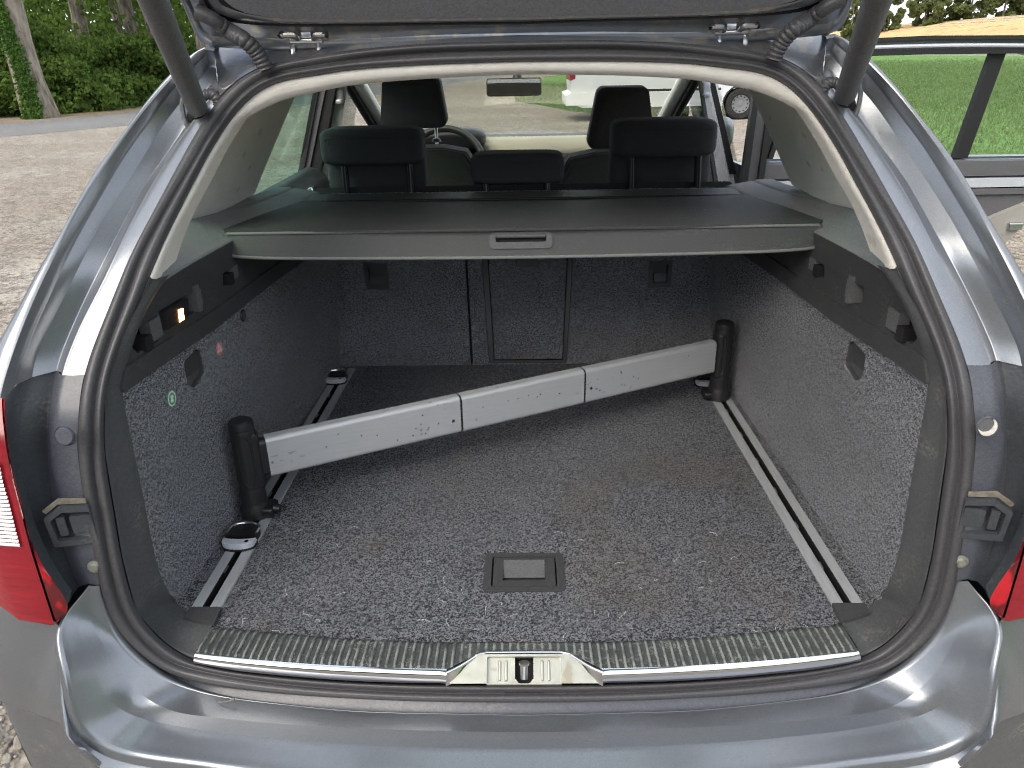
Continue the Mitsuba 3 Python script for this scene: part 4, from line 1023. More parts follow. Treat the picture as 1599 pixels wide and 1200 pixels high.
st_a = [inr, bi, bcr] + [mixr(t, lerp_(bcr, b1, u)) for t, u in ((0.12, 0.33), (0.25, 0.66), (0.37, 1.0))]
st_b = [mixr(t, lerp_(b1, b2, u)) for t, u in ((0.37, 0.0), (0.48, 0.35), (0.58, 0.7), (0.68, 1.0))]
rows = [mixr(t, lerp_(b2, bl, u)) for t, u in ((0.68, 0.0), (0.78, 0.35), (0.88, 0.68), (0.96, 0.93))]
outn = np.zeros((n, 3))
tb = np.gradient(bl, axis=0)
outn[:, 0], outn[:, 1] = -np.abs(tb[:, 1]) - 0.002, -np.abs(tb[:, 0]) - 0.001
outn /= np.linalg.norm(outn, axis=1, keepdims=True)
rows += [bl + A([0, 0, .001]), bl + outn * 0.004 - A([0, 0, 0.001]), bl + outn * 0.007 - A([0, 0, 0.006])]
i5 = 30
low1 = bl + outn * 0.010 - A([0, 0, 0.016])
top_skin = cat(wloft(st_a[:3]), wloft(st_a[2:]), wloft(st_b), wloft(rows + [low1]))
# outer skin below the lip and round the corner
tipi = int(np.argmin(np.linalg.norm(bl - A([-0.681, -0.046, 0.709]), axis=1)))
lam = g['lamp_bottom']
lipx = np.vstack([[-0.902, 0.62, 0.72], [-0.902, 0.36, 0.715], [-0.885, 0.17, 0.713], [-0.845, 0.055, 0.715], [-0.788, 0.0, 0.718], lam[1], (bl[tipi] + outn[tipi] * 0.002), low1[tipi + 3:]])
seg = 130
up = spl(lipx, seg)
cr = np.vstack([[-0.915, 0.62, 0.55], [-0.915, 0.36, 0.545], [-0.905, 0.17, 0.54], [-0.885, 0.045, 0.538], [-0.841, -0.012, 0.538], [-0.737, -0.066, 0.557], [-0.663, -0.106, 0.572], [-0.630, -0.128, 0.556]])
tail = low1[int(np.argmin(np.linalg.norm(low1 - A([-0.60, -0.13, 0.56]), axis=1))):] + A([0, -0.006, -0.018])
cr = spl(np.vstack([cr, tail[3:]]), seg)
lw = cr.copy()
lw[:, 2] = 0.36
lw[:, 1] += 0.015
lw2 = cr.copy()
lw2[:, 2] = 0.24
lw2[:, 1] += 0.07
# match stations by distance round the corner
face_m = wloft([up, up * .85 + cr * .15 + A([0, -.004, 0]), up * .5 + cr * .5 + A([-.004, -.010, 0]), up * .15 + cr * .85 + A([-.002, -.006, 0]), cr])
part('bumper', top_skin, 'paint', 80, label='grey rear bumper with loading ledge')
add('car__bumper__face', face_m, 'paint', 40)
add('car__bumper__lower_skin', wloft([cr, cr * .9 + lw * .1 + A([0, .006, 0]), lw, lw2, lw2 + A([0, .25, 0])]), 'lower_bumper', 40)
refl = rbox((-0.60, -0.138, 0.40), (0.16, 0.012, 0.045), 0.004, rot=rotm([0, 0, 1], -14))
add('car__bumper__reflector', refl, 'red_reflector', 30)
add('car__bumper__reflector', mirror(refl), 'red_reflector', 30)
# dark gap under the sill seal
part('sill_flange', wloft([spl(g['bp_in'], n) + A([0, .011, -.011]), spl(g['seal_out'][il:], n) + A([0, 0.012, -0.006]), spl(g['seal_out'][il:], n) + A([0, 0.004, 0.0])]), 'pillar_face', 40)

# body sides, wheels, nose
arch = [sg.Point(0.86, 0.32).buffer(0.36), sg.Point(3.62, 0.32).buffer(0.36)]
side_p = sg.Polygon([(0.40, 0.24), (0.18, 0.34), (0.10, 0.55), (0.30, 0.72), (0.33, 1.05), (0.45, 1.10), (2.0, 1.06), (3.0, 1.03), (3.9, 0.92), (4.32, 0.75), (4.38, 0.45), (4.30, 0.24)])
for q in arch:
    side_p = side_p.difference(q)
door_hole = sg.Polygon([(1.22, 0.34), (1.98, 0.34), (1.98, 1.12), (1.10, 1.12), (1.08, 0.80), (1.2, 0.62)])


def sidewall(poly, sgn, off=0.0):
    m = trimesh.creation.extrude_polygon(poly, 0.012, engine='earcut')
    v, f = trimesh.remesh.subdivide_to_size(m.vertices, m.faces, 0.12, max_iter=12)
    y, z, d = v[:, 0], v[:, 1], v[:, 2]
    nose = np.clip((y - 3.6) / 0.8, 0, 1) ** 2 * 0.22
    w = np.stack([-(hw(z) - nose + off - d), y, z], 1)
    m = trimesh.Trimesh(w, f, process=False)
    m.fix_normals()
    return mirror(m) if sgn > 0 else m


part('body_side', sidewall(side_p, -1), 'paint_side', 30)
part('body_side', sidewall(side_p.difference(door_hole), 1), 'paint_side', 30)
nose_rows = []
for y, z, w in ((3.02, 1.03, 0.80), (3.3, 1.005, 0.80), (3.7, 0.955, 0.76), (4.1, 0.86, 0.70), (4.3, 0.74, 0.64), (4.37, 0.5, 0.62), (4.33, 0.25, 0.62)):
    nose_rows.append([(w * x, y, z - 0.05 * abs(x) ** 3) for x in np.linspace(-1, 1, 17)])
part('bonnet', loft(A(nose_rows)), 'paint_side', True)
part('floor_pan', cat(box((0, 2.2, 0.25), (1.70, 4.0, 0.04)), box((0, 1.95, 0.33), (1.6, 1.5, 0.06)), box((0, 0.7, 0.42), (1.3, 1.1, 0.04)), box((0, 3.05, 0.62), (1.55, 0.08, 0.7))), 'satin_black', False)


def wheel(c, sgn):
    M0 = frame(c, (0, 1, 0), (0, 0, 1)) if sgn > 0 else frame(c, (0, -1, 0), (0, 0, 1))
    prof = [(0.20, 0.09), (0.235, 0.10), (0.29, 0.103), (0.312, 0.085), (0.318, 0.04), (0.318, -0.04), (0.312, -0.085), (0.29, -0.1), (0.2, -0.09)]
    k = add('car__wheel', lathe(prof, 40, M0), 'tyre', 30)
    add(k + '__rim', cat(lathe([(0, 0.05), (0.05, 0.055), (0.10, 0.045), (0.17, 0.06), (0.205, 0.085), (0.21, 0.06), (0.2, -0.05), (0, -0.05)], 40, M0)), 'silver_plastic', 30)


for c, s_ in (((-0.80, 0.86, 0.318), -1), ((0.80, 0.86, 0.318), 1), ((-0.80, 3.62, 0.318), -1), ((0.80, 3.62, 0.318), 1)):
    wheel(c, s_)

# tailgate, swung up: edge lip, flange panel, weatherstrip groove, rim, inner trim panel
tg = [spl(np.vstack([c[0] + (c[0] - c[3]) / np.linalg.norm(c[0] - c[3]) * 1.05 * A([0.0, 1, 1]) + A([-0.10 + 0.012 * i, 0, 0]), c]), 90) for i, c in enumerate([g['tg%d' % k] for k in range(6)])]
nt = A([0, -0.62, -0.78])
for c in tg:
    c[-1, 0] = 0
h = lambda c, d: c + nt * d
t0, t1, t2, t3, t4, t5 = tg
shell = wloft([h(t0, -0.030), h(t0, -0.004), h(t0, 0), h(t0 * .5 + t1 * .5, 0.003), h(t1, 0.0), h(t1 * .9 + t2 * .1, -0.005), h(t1 * .5 + t2 * .5, -0.006), h(t2 * .93 + t1 * .07, -0.006), h(t2, -0.003)])
shell2 = wloft([h(t3, -0.003), h(t3 * .8 + t4 * .2, 0.001), h(t3 * .3 + t4 * .7, 0.002), h(t4, -0.002)])
k = part('tailgate', cat(shell, shell2), 'gate_paint', 40, label='underside of the raised tailgate')
gr = cat(wloft([h(t2, -.003), h(t2 * .6 + t3 * .4, -.006), h(t3, -.003)]), wloft([h(t4, -.002), h(t4 * .4 + t5 * .6, -.006), h(t5, -.004)]))
add(k + '__groove', gr, 'satin_black', 40)
# inner trim: a wide border round the rear window, the window itself, and the lower panel of the gate
ue = A([0, -0.78, 0.62])                     # up the slope of the open gate, away from the hinges
Mg = frame((0, 0.40, 1.502), (1, 0, 0), ue)  # x across, y up the slope, z away from the boot or towards it
sgn_z = 1.0 if Mg[:3, 2] @ nt > 0 else -1.0
loc = lambda c: np.c_[(c - Mg[:3, 3]) @ Mg[:3, 0], (c - Mg[:3, 3]) @ Mg[:3, 1]]
inner_p = sg.Polygon(full(np.c_[loc(t5), np.zeros(len(t5))])[:, :2]).buffer(0)
win_p = sg.Polygon([(-0.33, 0.11), (0.33, 0.11), (0.43, 0.50), (0.40, 0.54), (-0.40, 0.54), (-0.43, 0.50)]).buffer(0.02)
off_ = (lambda d: d) if sgn_z > 0 else (lambda d: -d)
add(k + '__inner_trim', cat(extrude(inner_p.difference(win_p), 0.004, Mg, 0.002 if sgn_z > 0 else -0.006), wloft([h(t5, -.004), h(t5, 0.004), h(t5, 0.0045)])), 'gate_trim', 30)
add(k + '__rear_window', extrude(win_p.buffer(0.015), 0.004, Mg, -0.02 if sgn_z > 0 else 0.016), 'gate_glass', False)
outer_p = sg.Polygon(full(np.c_[loc(t0), np.zeros(len(t0))])[:, :2]).buffer(0)
add(k + '__outer_skin', extrude(outer_p.buffer(-0.004).difference(win_p), 0.006, Mg, -0.034 if sgn_z > 0 else 0.028), 'paint_side', 40)
# hinges
hg = g['hinge']
arm = lambda pts, r: tube(spl(pts, 14), r, 8)
off = nt * 0.010
hm = cat(arm([hg[0] + off, hg[1] + off, hg[2] + off, hg[8] + A([-0.006, -.004, 0.008])], 0.0042), arm([hg[7] + off, hg[6] + off, hg[5] + off, hg[9] + A([0.006, -.004, 0.008])], 0.0042),
         arm([hg[8] + A([-.012, -.012, 0.012]), hg[3] + A([-.004, -.012, 0.008]), hg[3] + A([-.003, -0.02, -0.014])], 0.0045), arm([hg[9] + A([.012, -.012, 0.012]), hg[4] + A([0.004, -.012, 0.008]), hg[4] + A([0.008, -0.02, -0.012])], 0.0045),
         tube([hg[8] + A([-.014, -.010, 0.004]), hg[9] + A([.014, -.010, 0.004])], 0.0048, 10),
         rbox((hg[8] + hg[9]) / 2 + A([0, -0.006, 0.012]), (0.018, 0.012, 0.012), 0.003),
         lathe([(0, .006), (.005, .006), (.006, 0)], 12, frame(hg[0] + off * 1.2, (1, 0, 0), (0, 0.78, -0.62))), lathe([(0, .006), (.005, .006), (.006, 0)], 12, frame(hg[7] + off * 1.2, (1, 0, 0), (0, 0.78, -0.62))))
both('car__hinge', hm, 'steel', 40)


# corrugated cable boots
def bellows(pts, r, pitch, n=120, sides=16, flat0=0.0):
    p = spl(pts, n)
    L = np.linalg.norm(np.diff(p, axis=0), axis=1).sum()
    s = np.linspace(0, L, n)
    rr = r * (1 + 0.20 * np.where(s > flat0, np.abs(np.sin(math.pi * (s - flat0) / pitch)) ** 0.8 - 0.4, -0.1))
    return tube(p, rr, sides)


bt = g['boot'] + A([0, -0.012, -0.004])
bm_ = bellows(np.vstack([bt[0] + A([-0.02, -0.004, 0.010]), bt]), 0.0115, 0.0072, 150, 16, 0.035)
both('car__cable_boot', bm_, 'rubber', 40)

# gas struts
s0, s1 = g['strut']
ext = s1 + (s1 - s0) * 0.95
sh = cat(tube(spl([s0, s0 + (s1 - s0) * 0.06], 3), [0.0125, 0.0155, ][0], 20), tube(spl([s0 + (s1 - s0) * 0.045, ext], 3), 0.0158, 28))
ka, kb_ = both('car__gas_strut', sh, 'grey_trim', 40)
so_ = cat(lathe([(0, .02), (.012, .018), (.016, .010), (.017, 0)], 20, frame(s0 + A([-.004, 0.010, -0.012]), (1, 0, 0), (0, 0, 1))), tube(spl([s0 + A([-.008, -.002, -.006]), s0 + A([.004, -.012, -.010]), s0 + A([.014, -.004, -.004])], 8), 0.006, 8))
add(ka + '__socket', so_, 'smooth_black', 40)
add(kb_ + '__socket', mirror(so_), 'smooth_black', 40)
by = bellows([s0 + A([0.010, 0.012, 0.020]), s0 + A([0.024, 0.010, 0.022]), s0 + A([0.032, 0.006, 0.010]), s0 + A([0.026, 0.002, -0.006])], 0.0085, 0.0055, 90, 12)
add(ka + '__bellows', by, 'rubber', 40)
add(kb_ + '__bellows', mirror(by), 'rubber', 40)
br = tube(spl([s0 + A([-.014, -.004, 0.026]), s0 + A([-.022, -.006, 0.006]), s0 + A([-.018, -.012, -0.020]), s0 + A([-.004, -.016, -0.036])], 16), 0.0035, 8)
both('car__strut_bracket', br, 'gate_paint', 40)
# maker's print on the left strut tube: rows of tiny pale characters
M5 = frame(s0 + (s1 - s0) * 0.80 + A([0, 0, 0.0]), (s1 - s0), (1, 0, 0))
ax = (s1 - s0) / np.linalg.norm(s1 - s0)
lat = np.cross(ax, A([0.1, -1, 0.35]))
lat /= np.linalg.norm(lat)
out_ = np.cross(lat, ax)
out_ *= np.sign(-out_[1])
lat = np.cross(ax, out_)
prng = np.random.default_rng(5)
glyph = []
for row in range(5):
    for c_ in range(11):
        if prng.random() < 0.18:
            continue
        th = (row - 2) * 0.17 - 0.25
        o = s0 + (s1 - s0) * (0.70 + 0.0135 * c_) + 0.01585 * (math.cos(th) * out_ + math.sin(th) * lat)
        glyph.append(box((0, 0, 0), (0.0032, 0.0012, 0.0003)).apply_transform(frame(o, ax, np.cross(math.cos(th) * out_ + math.sin(th) * lat, ax))))
add(ka + '__print', cat(*glyph), 'grey_print', False)

# sill trim with ribs
nx, ny = 960, 8
X = np.linspace(-0.512, 0.512, nx)
ax_ = np.abs(X)
yb = np.interp(ax_, [0, 0.13, 0.275, 0.512], [0.028, 0.030, 0.038, 0.067])
yf = np.interp(ax_, [0, 0.06, 0.078, 0.117, 0.26, 0.41, 0.513], [-0.002, -0.002, -0.007, -0.036, -0.031, -0.017, 0.0])
rows = []
for t in np.r_[0, 0.04, 0.16, 0.24, 0.5, 0.84, 0.92, 1]:
    y = yb * (1 - t) + yf * t
    ribs = np.where((t > 0.1) & (t < 0.9), 1.0, 0.0) * np.clip((ax_ - 0.085) / 0.02, 0, 1)
    z = 0.6065 + 0.0050 * t + ribs * (np.maximum(0, np.sin(2 * math.pi * X / 0.0125)) ** 1.0 * 0.0042 - 0.0008) - 0.012 * (t == 0)
    rows.append(np.c_[X, y, z])
k = part('sill_trim', loft(A(rows)), 'sill_plastic', 50, label='dusty ribbed plastic sill trim')
# chrome strips left and right of the latch
ct = spl(g['chr_top'][:4], 40)
cb = spl(g['chr_bot'], 40)
cm = [ct + A([0, 0.004, 0.0005]), ct + A([0, -0.0015, -0.001]), ct * .75 + cb * .25 + A([0, -.004, 0]), ct * .4 + cb * .6 + A([0, -.0045, 0]), cb + A([0, -.001, 0.001]), cb + A([0, .006, 0])]
ch = loft(A(cm))
add(k + '__chrome_strip', ch, 'chrome', 60)
add(k + '__chrome_strip', mirror(ch), 'chrome', 60)
nt_ = tube(spl([(-0.117, -0.040, 0.610), (-0.108, -0.036, 0.6115), (-0.078, -0.012, 0.6125), (-0.071, -0.006, 0.6130), (-0.060, -0.003, 0.6132)], 24), 0.0028, 8)
nt2 = tube(spl([(-0.066, -0.0045, 0.6135), (-0.058, -0.002, 0.6137), (0, -0.002, 0.614), (0.058, -0.002, 0.6137), (0.066, -0.0045, 0.6135)], 40), 0.0022, 8)
nl = cat(nt_, loft(A([spl([(-0.118, -0.041, 0.612), (-0.077, -0.010, 0.613)], 8), spl([(-0.118, -0.045, 0.588), (-0.101, -0.038, 0.592)], 8)])))
add(k + '__chrome_edge', cat(nl, mirror(nl), nt2), 'chrome', 50)
# latch plate
pt = A([(-0.110, -0.0405, 0.5885), (-0.076, -0.0055, 0.6125), (0.076, -0.0055, 0.6125), (0.112, -0.0405, 0.5885)])
M6 = frame((0, -0.0405, 0.5885), (1, 0, 0), (0, 0.035, 0.024))
Lp = 0.0424
plate = sg.Polygon([(-0.111, 0.0), (-0.075, Lp), (0.075, Lp), (0.111, 0)])
rec = rrect(-0.0565, 0.0, 0.0565, Lp - 0.0035, 0.002)
kp = add(k + '__latch_plate', cat(extrude(plate.difference(rec), 0.004, M6), extrude(rec.difference(sg.box(-0.014, 0.008, 0.014, 0.05)).difference(sg.Point(0, 0.014).buffer(0.014)), 0.002, M6, -0.009),
                                 extrude(rec.buffer(0.0012).difference(rec), 0.012, M6, -0.009)), 'zinc', 25)
note(kp, 'zinc plated latch plate in the sill')
slots = cat(*[rbox((0, 0, 0), (0.0045, 0.030, 0.004), 0.0018).apply_transform(M6 @ trimesh.transformations.translation_matrix([x, 0.020, -0.006])) for x in (-0.0375, -0.0275, 0.0275, 0.0375)])
cup = cat(extrude(sg.Point(0, 0.018).buffer(0.030), 0.002, M6, -0.032))
kq = 'car__latch'
add(kq, cat(cup, extrude(sg.box(-.03, -.01, .03, .045).difference(sg.box(-0.0145, -0.003, 0.0145, Lp - 0.003)), 0.02, M6, -0.031)), 'dark_hole', 25)
sk = tube([(0, -0.030, 0.588), (0, -0.020, 0.607)], 0.0058, 14)
sk2 = cat(tube([(0, -0.0195, 0.6065), (0, -0.0185, 0.6095)], 0.008, 16))
add(kq + '__striker', cat(sk, sk2), 'steel', 40)
add(kq + '__embossing', slots, 'zinc', 40)

# load floor
def rail_quad(c4, t0, t1, inset=0.0):
    a0, a1, b0, b1 = A(c4)
    d = (b0 + b1 - a0 - a1) / 2
    d = d / np.linalg.norm(d[:2])
    p0, p1 = a0 * (1 - t0) + a1 * t0, a0 * (1 - t1) + a1 * t1
    return sg.Polygon([tuple((p0 + d * inset)[:2]), tuple((p1 + d * inset)[:2]), tuple((p1 + d * 1.05)[:2]), tuple((p0 + d * 1.05)[:2])]).buffer(0)


slots_p = [rail_quad(g['railL'], 0.37, 0.63, 0.004), rail_quad(g['railR'], 0.37, 0.63, 0.004)]
fe = spl(g['floor_edge'], 30)
poly = [(p[0], p[1] + 0.001) for p in fe] + [(-p[0], p[1] + 0.001) for p in fe[::-1][1:]]
poly += [(0.572, 0.105), (0.612, 0.142), (0.566, 1.22), (-0.566, 1.22), (-0.612, 0.142), (-0.572, 0.105)]
fp = sg.Polygon(poly).buffer(0)
hole = rrect(-0.069, 0.160, 0.069, 0.2605, 0.012)
part('load_floor', extrude(fp.difference(hole).difference(slots_p[0]).difference(slots_p[1]), 0.03, None, 0.5705), 'carpet_floor', False, label='speckled dark grey carpet floor of the boot')
kf = 'car__floor_handle'
fr = cat(extrude(rrect(-0.0725, 0.1555, 0.0725, 0.2645, 0.010).difference(rrect(-0.0585, 0.1675, 0.0585, 0.2555, 0.006)), 0.006, None, 0.597), extrude(rrect(-0.0585, 0.1675, 0.0585, 0.2555, 0.006), 0.002, None, 0.586))
add(kf, fr, 'black_trim', 25)
note(kf, 'black recessed pull handle in the boot floor')
ins = extrude(rrect(-0.0555, 0.1705, 0.0555, 0.2525, 0.005).difference(sg.box(-0.038, 0.187, 0.038, 0.241)), 0.013, None, 0.588)
add(kf + '__insert', ins, 'black_trim', 25)
lip = box((0, 0.2225, 0.5985), (0.075, 0.040, 0.002), rotm([1, 0, 0], 14))
add(kf + '__lip', lip, 'grey_trim', 25)

# cargo rails
def rail(c4, cap4, sgn):
    a0, a1, b0, b1 = A(c4)
    d = (b0 + b1 - a0 - a1) / 2
    d = d / np.linalg.norm(d[:2])
    L = 1.10 - (0.114)
    far0, far1 = a0 + d * 1.06, a1 + d * 1.06
    def lerp(t):
        return a0 * (1 - t) + a1 * t, far0 * (1 - t) + far1 * t
    def strip(t0, t1, z0, z1):
        p0, q0 = lerp(t0)
        p1, q1 = lerp(t1)
        return extrude(sg.Polygon([tuple(p0[:2]), tuple(p1[:2]), tuple(q1[:2]), tuple(q0[:2])]).buffer(0), z1 - z0, None, z0)
    k = add('car__cargo_rail', cat(strip(0.02, 0.37, 0.598, 0.6052), strip(0.63, 0.98, 0.598, 0.6052), strip(0.005, 0.03, 0.598, 0.6040), strip(0.97, 0.995, 0.598, 0.6040)), 'rail_alu', 20)
    sp_ = slots_p[0] if sgn < 0 else slots_p[1]
    add(k + '__groove', cat(extrude(sp_, 0.002, None, 0.584), extrude(sp_.difference(sp_.buffer(-0.0012)), 0.018, None, 0.5862)), 'satin_black', 20)
    teeth = []
    for s_ in np.arange(0.10, 1.0, 0.12):
        p, q = lerp(0.41)
        teeth.append(box(p * (1 - s_) + q * s_ + A([0, 0, 0.0004 + 0.0005]), (0.004, 0.02, 0.002)))
    add(k + '__stop', cat(*teeth), 'steel', 20)
    cp_ = A(cap4)
    add(k + '__end_cap', extrude(sg.Polygon([tuple(p[:2]) for p in cp_]).buffer(0.0), 0.0085, None, 0.599), 'black_trim', 20)
    return k


kr = rail(g['railL'], g['capL'], -1)
note(kr, 'left aluminium cargo rail')
kr = rail(g['railR'][[0, 1, 2, 3]], g['capR'], 1)
note(kr, 'right aluminium cargo rail')


# carpeted side panels with pockets
def xw(y):
    return -0.597 + 0.040 * (y - 0.12) / 1.05


def on_wall(poly, d0, d1, sgn, sub=None):
    """Extrude a (y, z) polygon across the wall: d0..d1 metres towards the boot's middle."""
    m = extrude(poly, d1 - d0, None, d0)
    v = np.array(m.vertices)
    y, z, d = v[:, 0], v[:, 1], v[:, 2]
    w = np.stack([xw(y) + d, y, z], 1)
    m = trimesh.Trimesh(w, np.array(m.faces)[:, ::-1], process=False)
    m.fix_normals()
    return mirror(m) if sgn > 0 else m


wf = g['wall_front']
pk = sg.Polygon([(0.312, 0.932), (0.334, 0.914), (0.384, 0.926), (0.384, 0.970), (0.366, 0.980), (0.312, 0.974)]).buffer(-0.009).buffer(0.009)
tp_ = g['wall_top']
front = spl(wf[::-1], 24)
wall_poly = sg.Polygon([(p[1], p[2]) for p in front] + [(p[1], p[2]) for p in spl(tp_, 12)[1:]] + [(1.32, 0.975), (1.24, 0.585), (0.13, 0.585)]).buffer(0)
for sgn in (-1, 1):
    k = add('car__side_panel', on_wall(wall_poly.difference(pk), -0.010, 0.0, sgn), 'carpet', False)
    note(k, ('left' if sgn < 0 else 'right') + ' carpeted side wall of the boot')
    b = pk.bounds
    hh_ = b[3] - b[1]
    pocket = cat(on_wall(pk.buffer(0.004), -0.030, -0.027, sgn), on_wall(pk.buffer(0.003).difference(pk.buffer(-0.001)), -0.029, -0.003, sgn),
                 on_wall(pk.intersection(sg.box(b[0], b[1] + hh_ * 0.33, b[2], b[3])), -0.012, -0.009, sgn))
    add(k + '__pocket', pocket, 'black_trim', 25)
    lowlip = on_wall(pk.buffer(-0.002).intersection(sg.box(b[0], b[1], b[2], b[1] + hh_ * 0.36)), -0.0118, -0.0098, sgn)
    add(k + '__pocket_lip', lowlip, 'lower_trim', 25)
    # dark shadow-gap backing behind the front edge of the panel
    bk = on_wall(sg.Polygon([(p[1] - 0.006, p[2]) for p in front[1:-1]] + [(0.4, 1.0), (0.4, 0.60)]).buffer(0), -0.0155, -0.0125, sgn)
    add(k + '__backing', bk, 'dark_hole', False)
LP = 'car__side_panel'


def disc_on_wall(y, z, r, d):
    return on_wall(sg.Point(y, z).buffer(r, quad_segs=10), 0.0, d, -1)


y, z = g['ring'][0][1:]
kr = add(LP + '__ring', on_wall(sg.Point(y, z).buffer(0.0125).difference(sg.Point(y, z).buffer(0.0095)), 0, 0.002, -1), 'smooth_black', 30)
add(LP + '__button', on_wall(sg.Point(y, z).buffer(0.0095), 0, 0.0025, -1), 'steel', 30)
y, z = g['badge_red'][0][1:]
ring = lambda q, a, b: sg.Point(*q).buffer(a).difference(sg.Point(*q).buffer(b))
add(LP + '__red_sticker', disc_on_wall(y, z, 0.0125, 0.0012), 'red_badge', 30)
note(LP + '__red_sticker', 'round red sticker with white triangle sign')
tri = sg.Polygon([(y - 0.0080, z - 0.0050), (y + 0.0080, z - 0.0050), (y, z + 0.0090)])
add(LP + '__triangle_print', cat(on_wall(tri.buffer(0.0008).difference(tri.buffer(-0.0020)), 0.0012, 0.0016, -1), on_wall(ring((y, z), 0.0122, 0.0112), 0.0012, 0.0016, -1)), 'white_print', False)
y, z = g['badge_green'][0][1:]
add(LP + '__green_sticker', disc_on_wall(y, z, 0.0135, 0.0012), 'green_badge', 30)
note(LP + '__green_sticker', 'round green sticker with white cross')
arms = sg.MultiPolygon([sg.box(y - 0.0018, z - 0.0065, y + 0.0018, z + 0.0065)]).union(sg.box(y - 0.0065, z - 0.0018, y + 0.0065, z + 0.0018))
arms = sa.rotate(arms, 30, origin=(y, z)).union(sa.rotate(sg.box(y - 0.0065, z - 0.0012, y + 0.0065, z + 0.0012), 75, origin=(y, z)))
add(LP + '__cross_print', cat(on_wall(arms, 0.0012, 0.0016, -1), on_wall(ring((y, z), 0.0132, 0.0108), 0.0012, 0.0016, -1)), 'white_print', False)

# black upper side trim with bag hooks, grip and boot lamp
tz = lambda y: np.interp(y, [0.12, 0.22, 0.438, 0.749, 1.005], [1.011, 1.008, 0.997, 0.994, 0.985])
tu = lambda y: np.interp(y, [0.12, 0.26, 0.40, 0.60, 0.80, 1.2], [1.115, 1.126, 1.128, 1.126, 1.120, 1.112])


def yzp(c):
    return sg.Polygon([(p[1], p[2]) for p in c])


h1, h2, gp1, lm = yzp(g['hook1']).buffer(0.004), yzp(g['hook2']).buffer(0.004), yzp(g['grip']).buffer(0.004), yzp(g['lamp']).buffer(0.002)
for sgn in (-1, 1):
    ys = np.linspace(0.118, 1.20, 24)
    face_p = sg.Polygon([(y, float(tz(y)) - 0.004) for y in ys] + [(y, float(tu(y))) for y in ys[::-1] if y > 0.19] + [(0.185, 1.118), (0.148, 1.06)])
    holes = [h1, h2, gp1]
    fp_ = face_p
    for q in holes:
        fp_ = fp_.difference(q)
    cutf = sg.Polygon([(0.0, 0.9), (0.118, 0.9), (0.118, 1.011), (0.148, 1.06), (0.20, 1.14), (0.0, 1.2)])
    strip_ = sg.Polygon([(y, float(tz(y)) - 0.006) for y in ys] + [(y, float(tz(y)) + 0.028) for y in ys[::-1]])
    raised = sg.Polygon([(y, float(tz(y)) + 0.082) for y in ys] + [(y, float(tu(y))) for y in ys[::-1]]).buffer(0)
    k = add('car__upper_side_trim', cat(on_wall(fp_, -0.006, 0.003, sgn), on_wall(strip_.difference(h1.union(h2).union(gp1)).difference(cutf), 0.0029, 0.007, sgn), on_wall(raised.difference(cutf), 0.0029, 0.0065, sgn)), 'black_trim', 25)
    for q, nm in ((h1, 'hook'), (gp1, 'grip'), (h2, 'hook')):
        b = q.bounds
        cy, cz = (b[0] + b[2]) / 2, (b[1] + b[3]) / 2
        w_, h_ = b[2] - b[0], b[3] - b[1]
        kk = add(k + '__' + nm, cat(on_wall(q.buffer(0.003), -0.026, -0.024, sgn), on_wall(q.buffer(0.003).difference(q), -0.025, 0.001, sgn)), 'dark_hole', 25)
        if nm == 'hook':
            sh_ = cat(on_wall(sg.box(b[2] - w_ * 0.42, b[1] + h_ * 0.12, b[2] - w_ * 0.04, b[3] - h_ * 0.06), -0.012, 0.006, sgn))
            add(k + '__hook_flap', sh_, 'grey_trim', 25)
            add(k + '__hook_peg', on_wall(rrect(cy - w_ * 0.22, b[1], cy + w_ * 0.02, b[1] + h_ * 0.55, 0.003), -0.02, 0.010, sgn), 'satin_black', 25)
        else:
            add(k + '__grip_bar', cat(on_wall(rrect(cy - w_ * 0.02, b[1], cy + w_ * 0.22, b[3], 0.003), -0.015, 0.011, sgn), on_wall(rrect(cy + w_ * 0.28, b[1] + 0.004, b[2], b[3] - 0.004, 0.003), -0.015, 0.004, sgn)), 'grey_trim', 25)
    if sgn < 0:
        kl = k + '__boot_lamp'
        add(kl, cat(on_wall(lm, 0.003, 0.014, sgn)), 'satin_black', 25)
        note(kl, 'lit amber boot lamp')
    # ledge under the quarter window
    led = []
    for y in ys[ys > 0.19]:
        zt = float(tu(y))
        x0 = xw(y)
        hq = float(np.interp(y, [0.3, 0.55, 1.0, 1.1], [1.0, 1.0, 0.42, 0.35]))
        wq = min(1.0, max(0.08, (y - 0.14) / 0.22))
        led.append([(x0 + 0.0066, y, zt), (x0 + 0.004, y, zt + 0.004), (x0 - 0.010 * wq, y, zt + 0.008), (x0 - 0.055 * wq, y, zt + 0.044 * wq * hq), (x0 - 0.062 * wq, y, zt + 0.046 * wq * hq), (x0 - 0.072 * wq, y, zt + 0.044 * wq * hq), (x0 - 0.078 * wq, y, zt + 0.058 * wq * hq), (x0 - 0.12 * wq, y, zt + 0.060 * wq * hq)])
    lm_ = loft(A(led))
    add(k + '__ledge', lm_ if sgn < 0 else mirror(lm_), 'ledge_lit', 40)
lt = sa.scale(yzp(g['lamp_lit']), 0.62, 0.8)
mlit = on_wall(lt, 0.0141, 0.0150, -1)
scene['car__upper_side_trim__boot_lamp_bulb'] = {**mikit.ply(mlit, 'amber_glow', smooth=False), 'emitter': {'type': 'area', 'radiance': {'type': 'rgb', 'value': [2.2, 0.85, 0.22]}}}

# rear seat back, seen from the boot
def sp_frame():
    return frame((0, 1.2, 0.6), (1, 0, 0), (0, 0.28, 1))


MS = sp_frame()
s28 = math.hypot(1, 0.28)
sv = lambda z: (z - 0.6) * s28


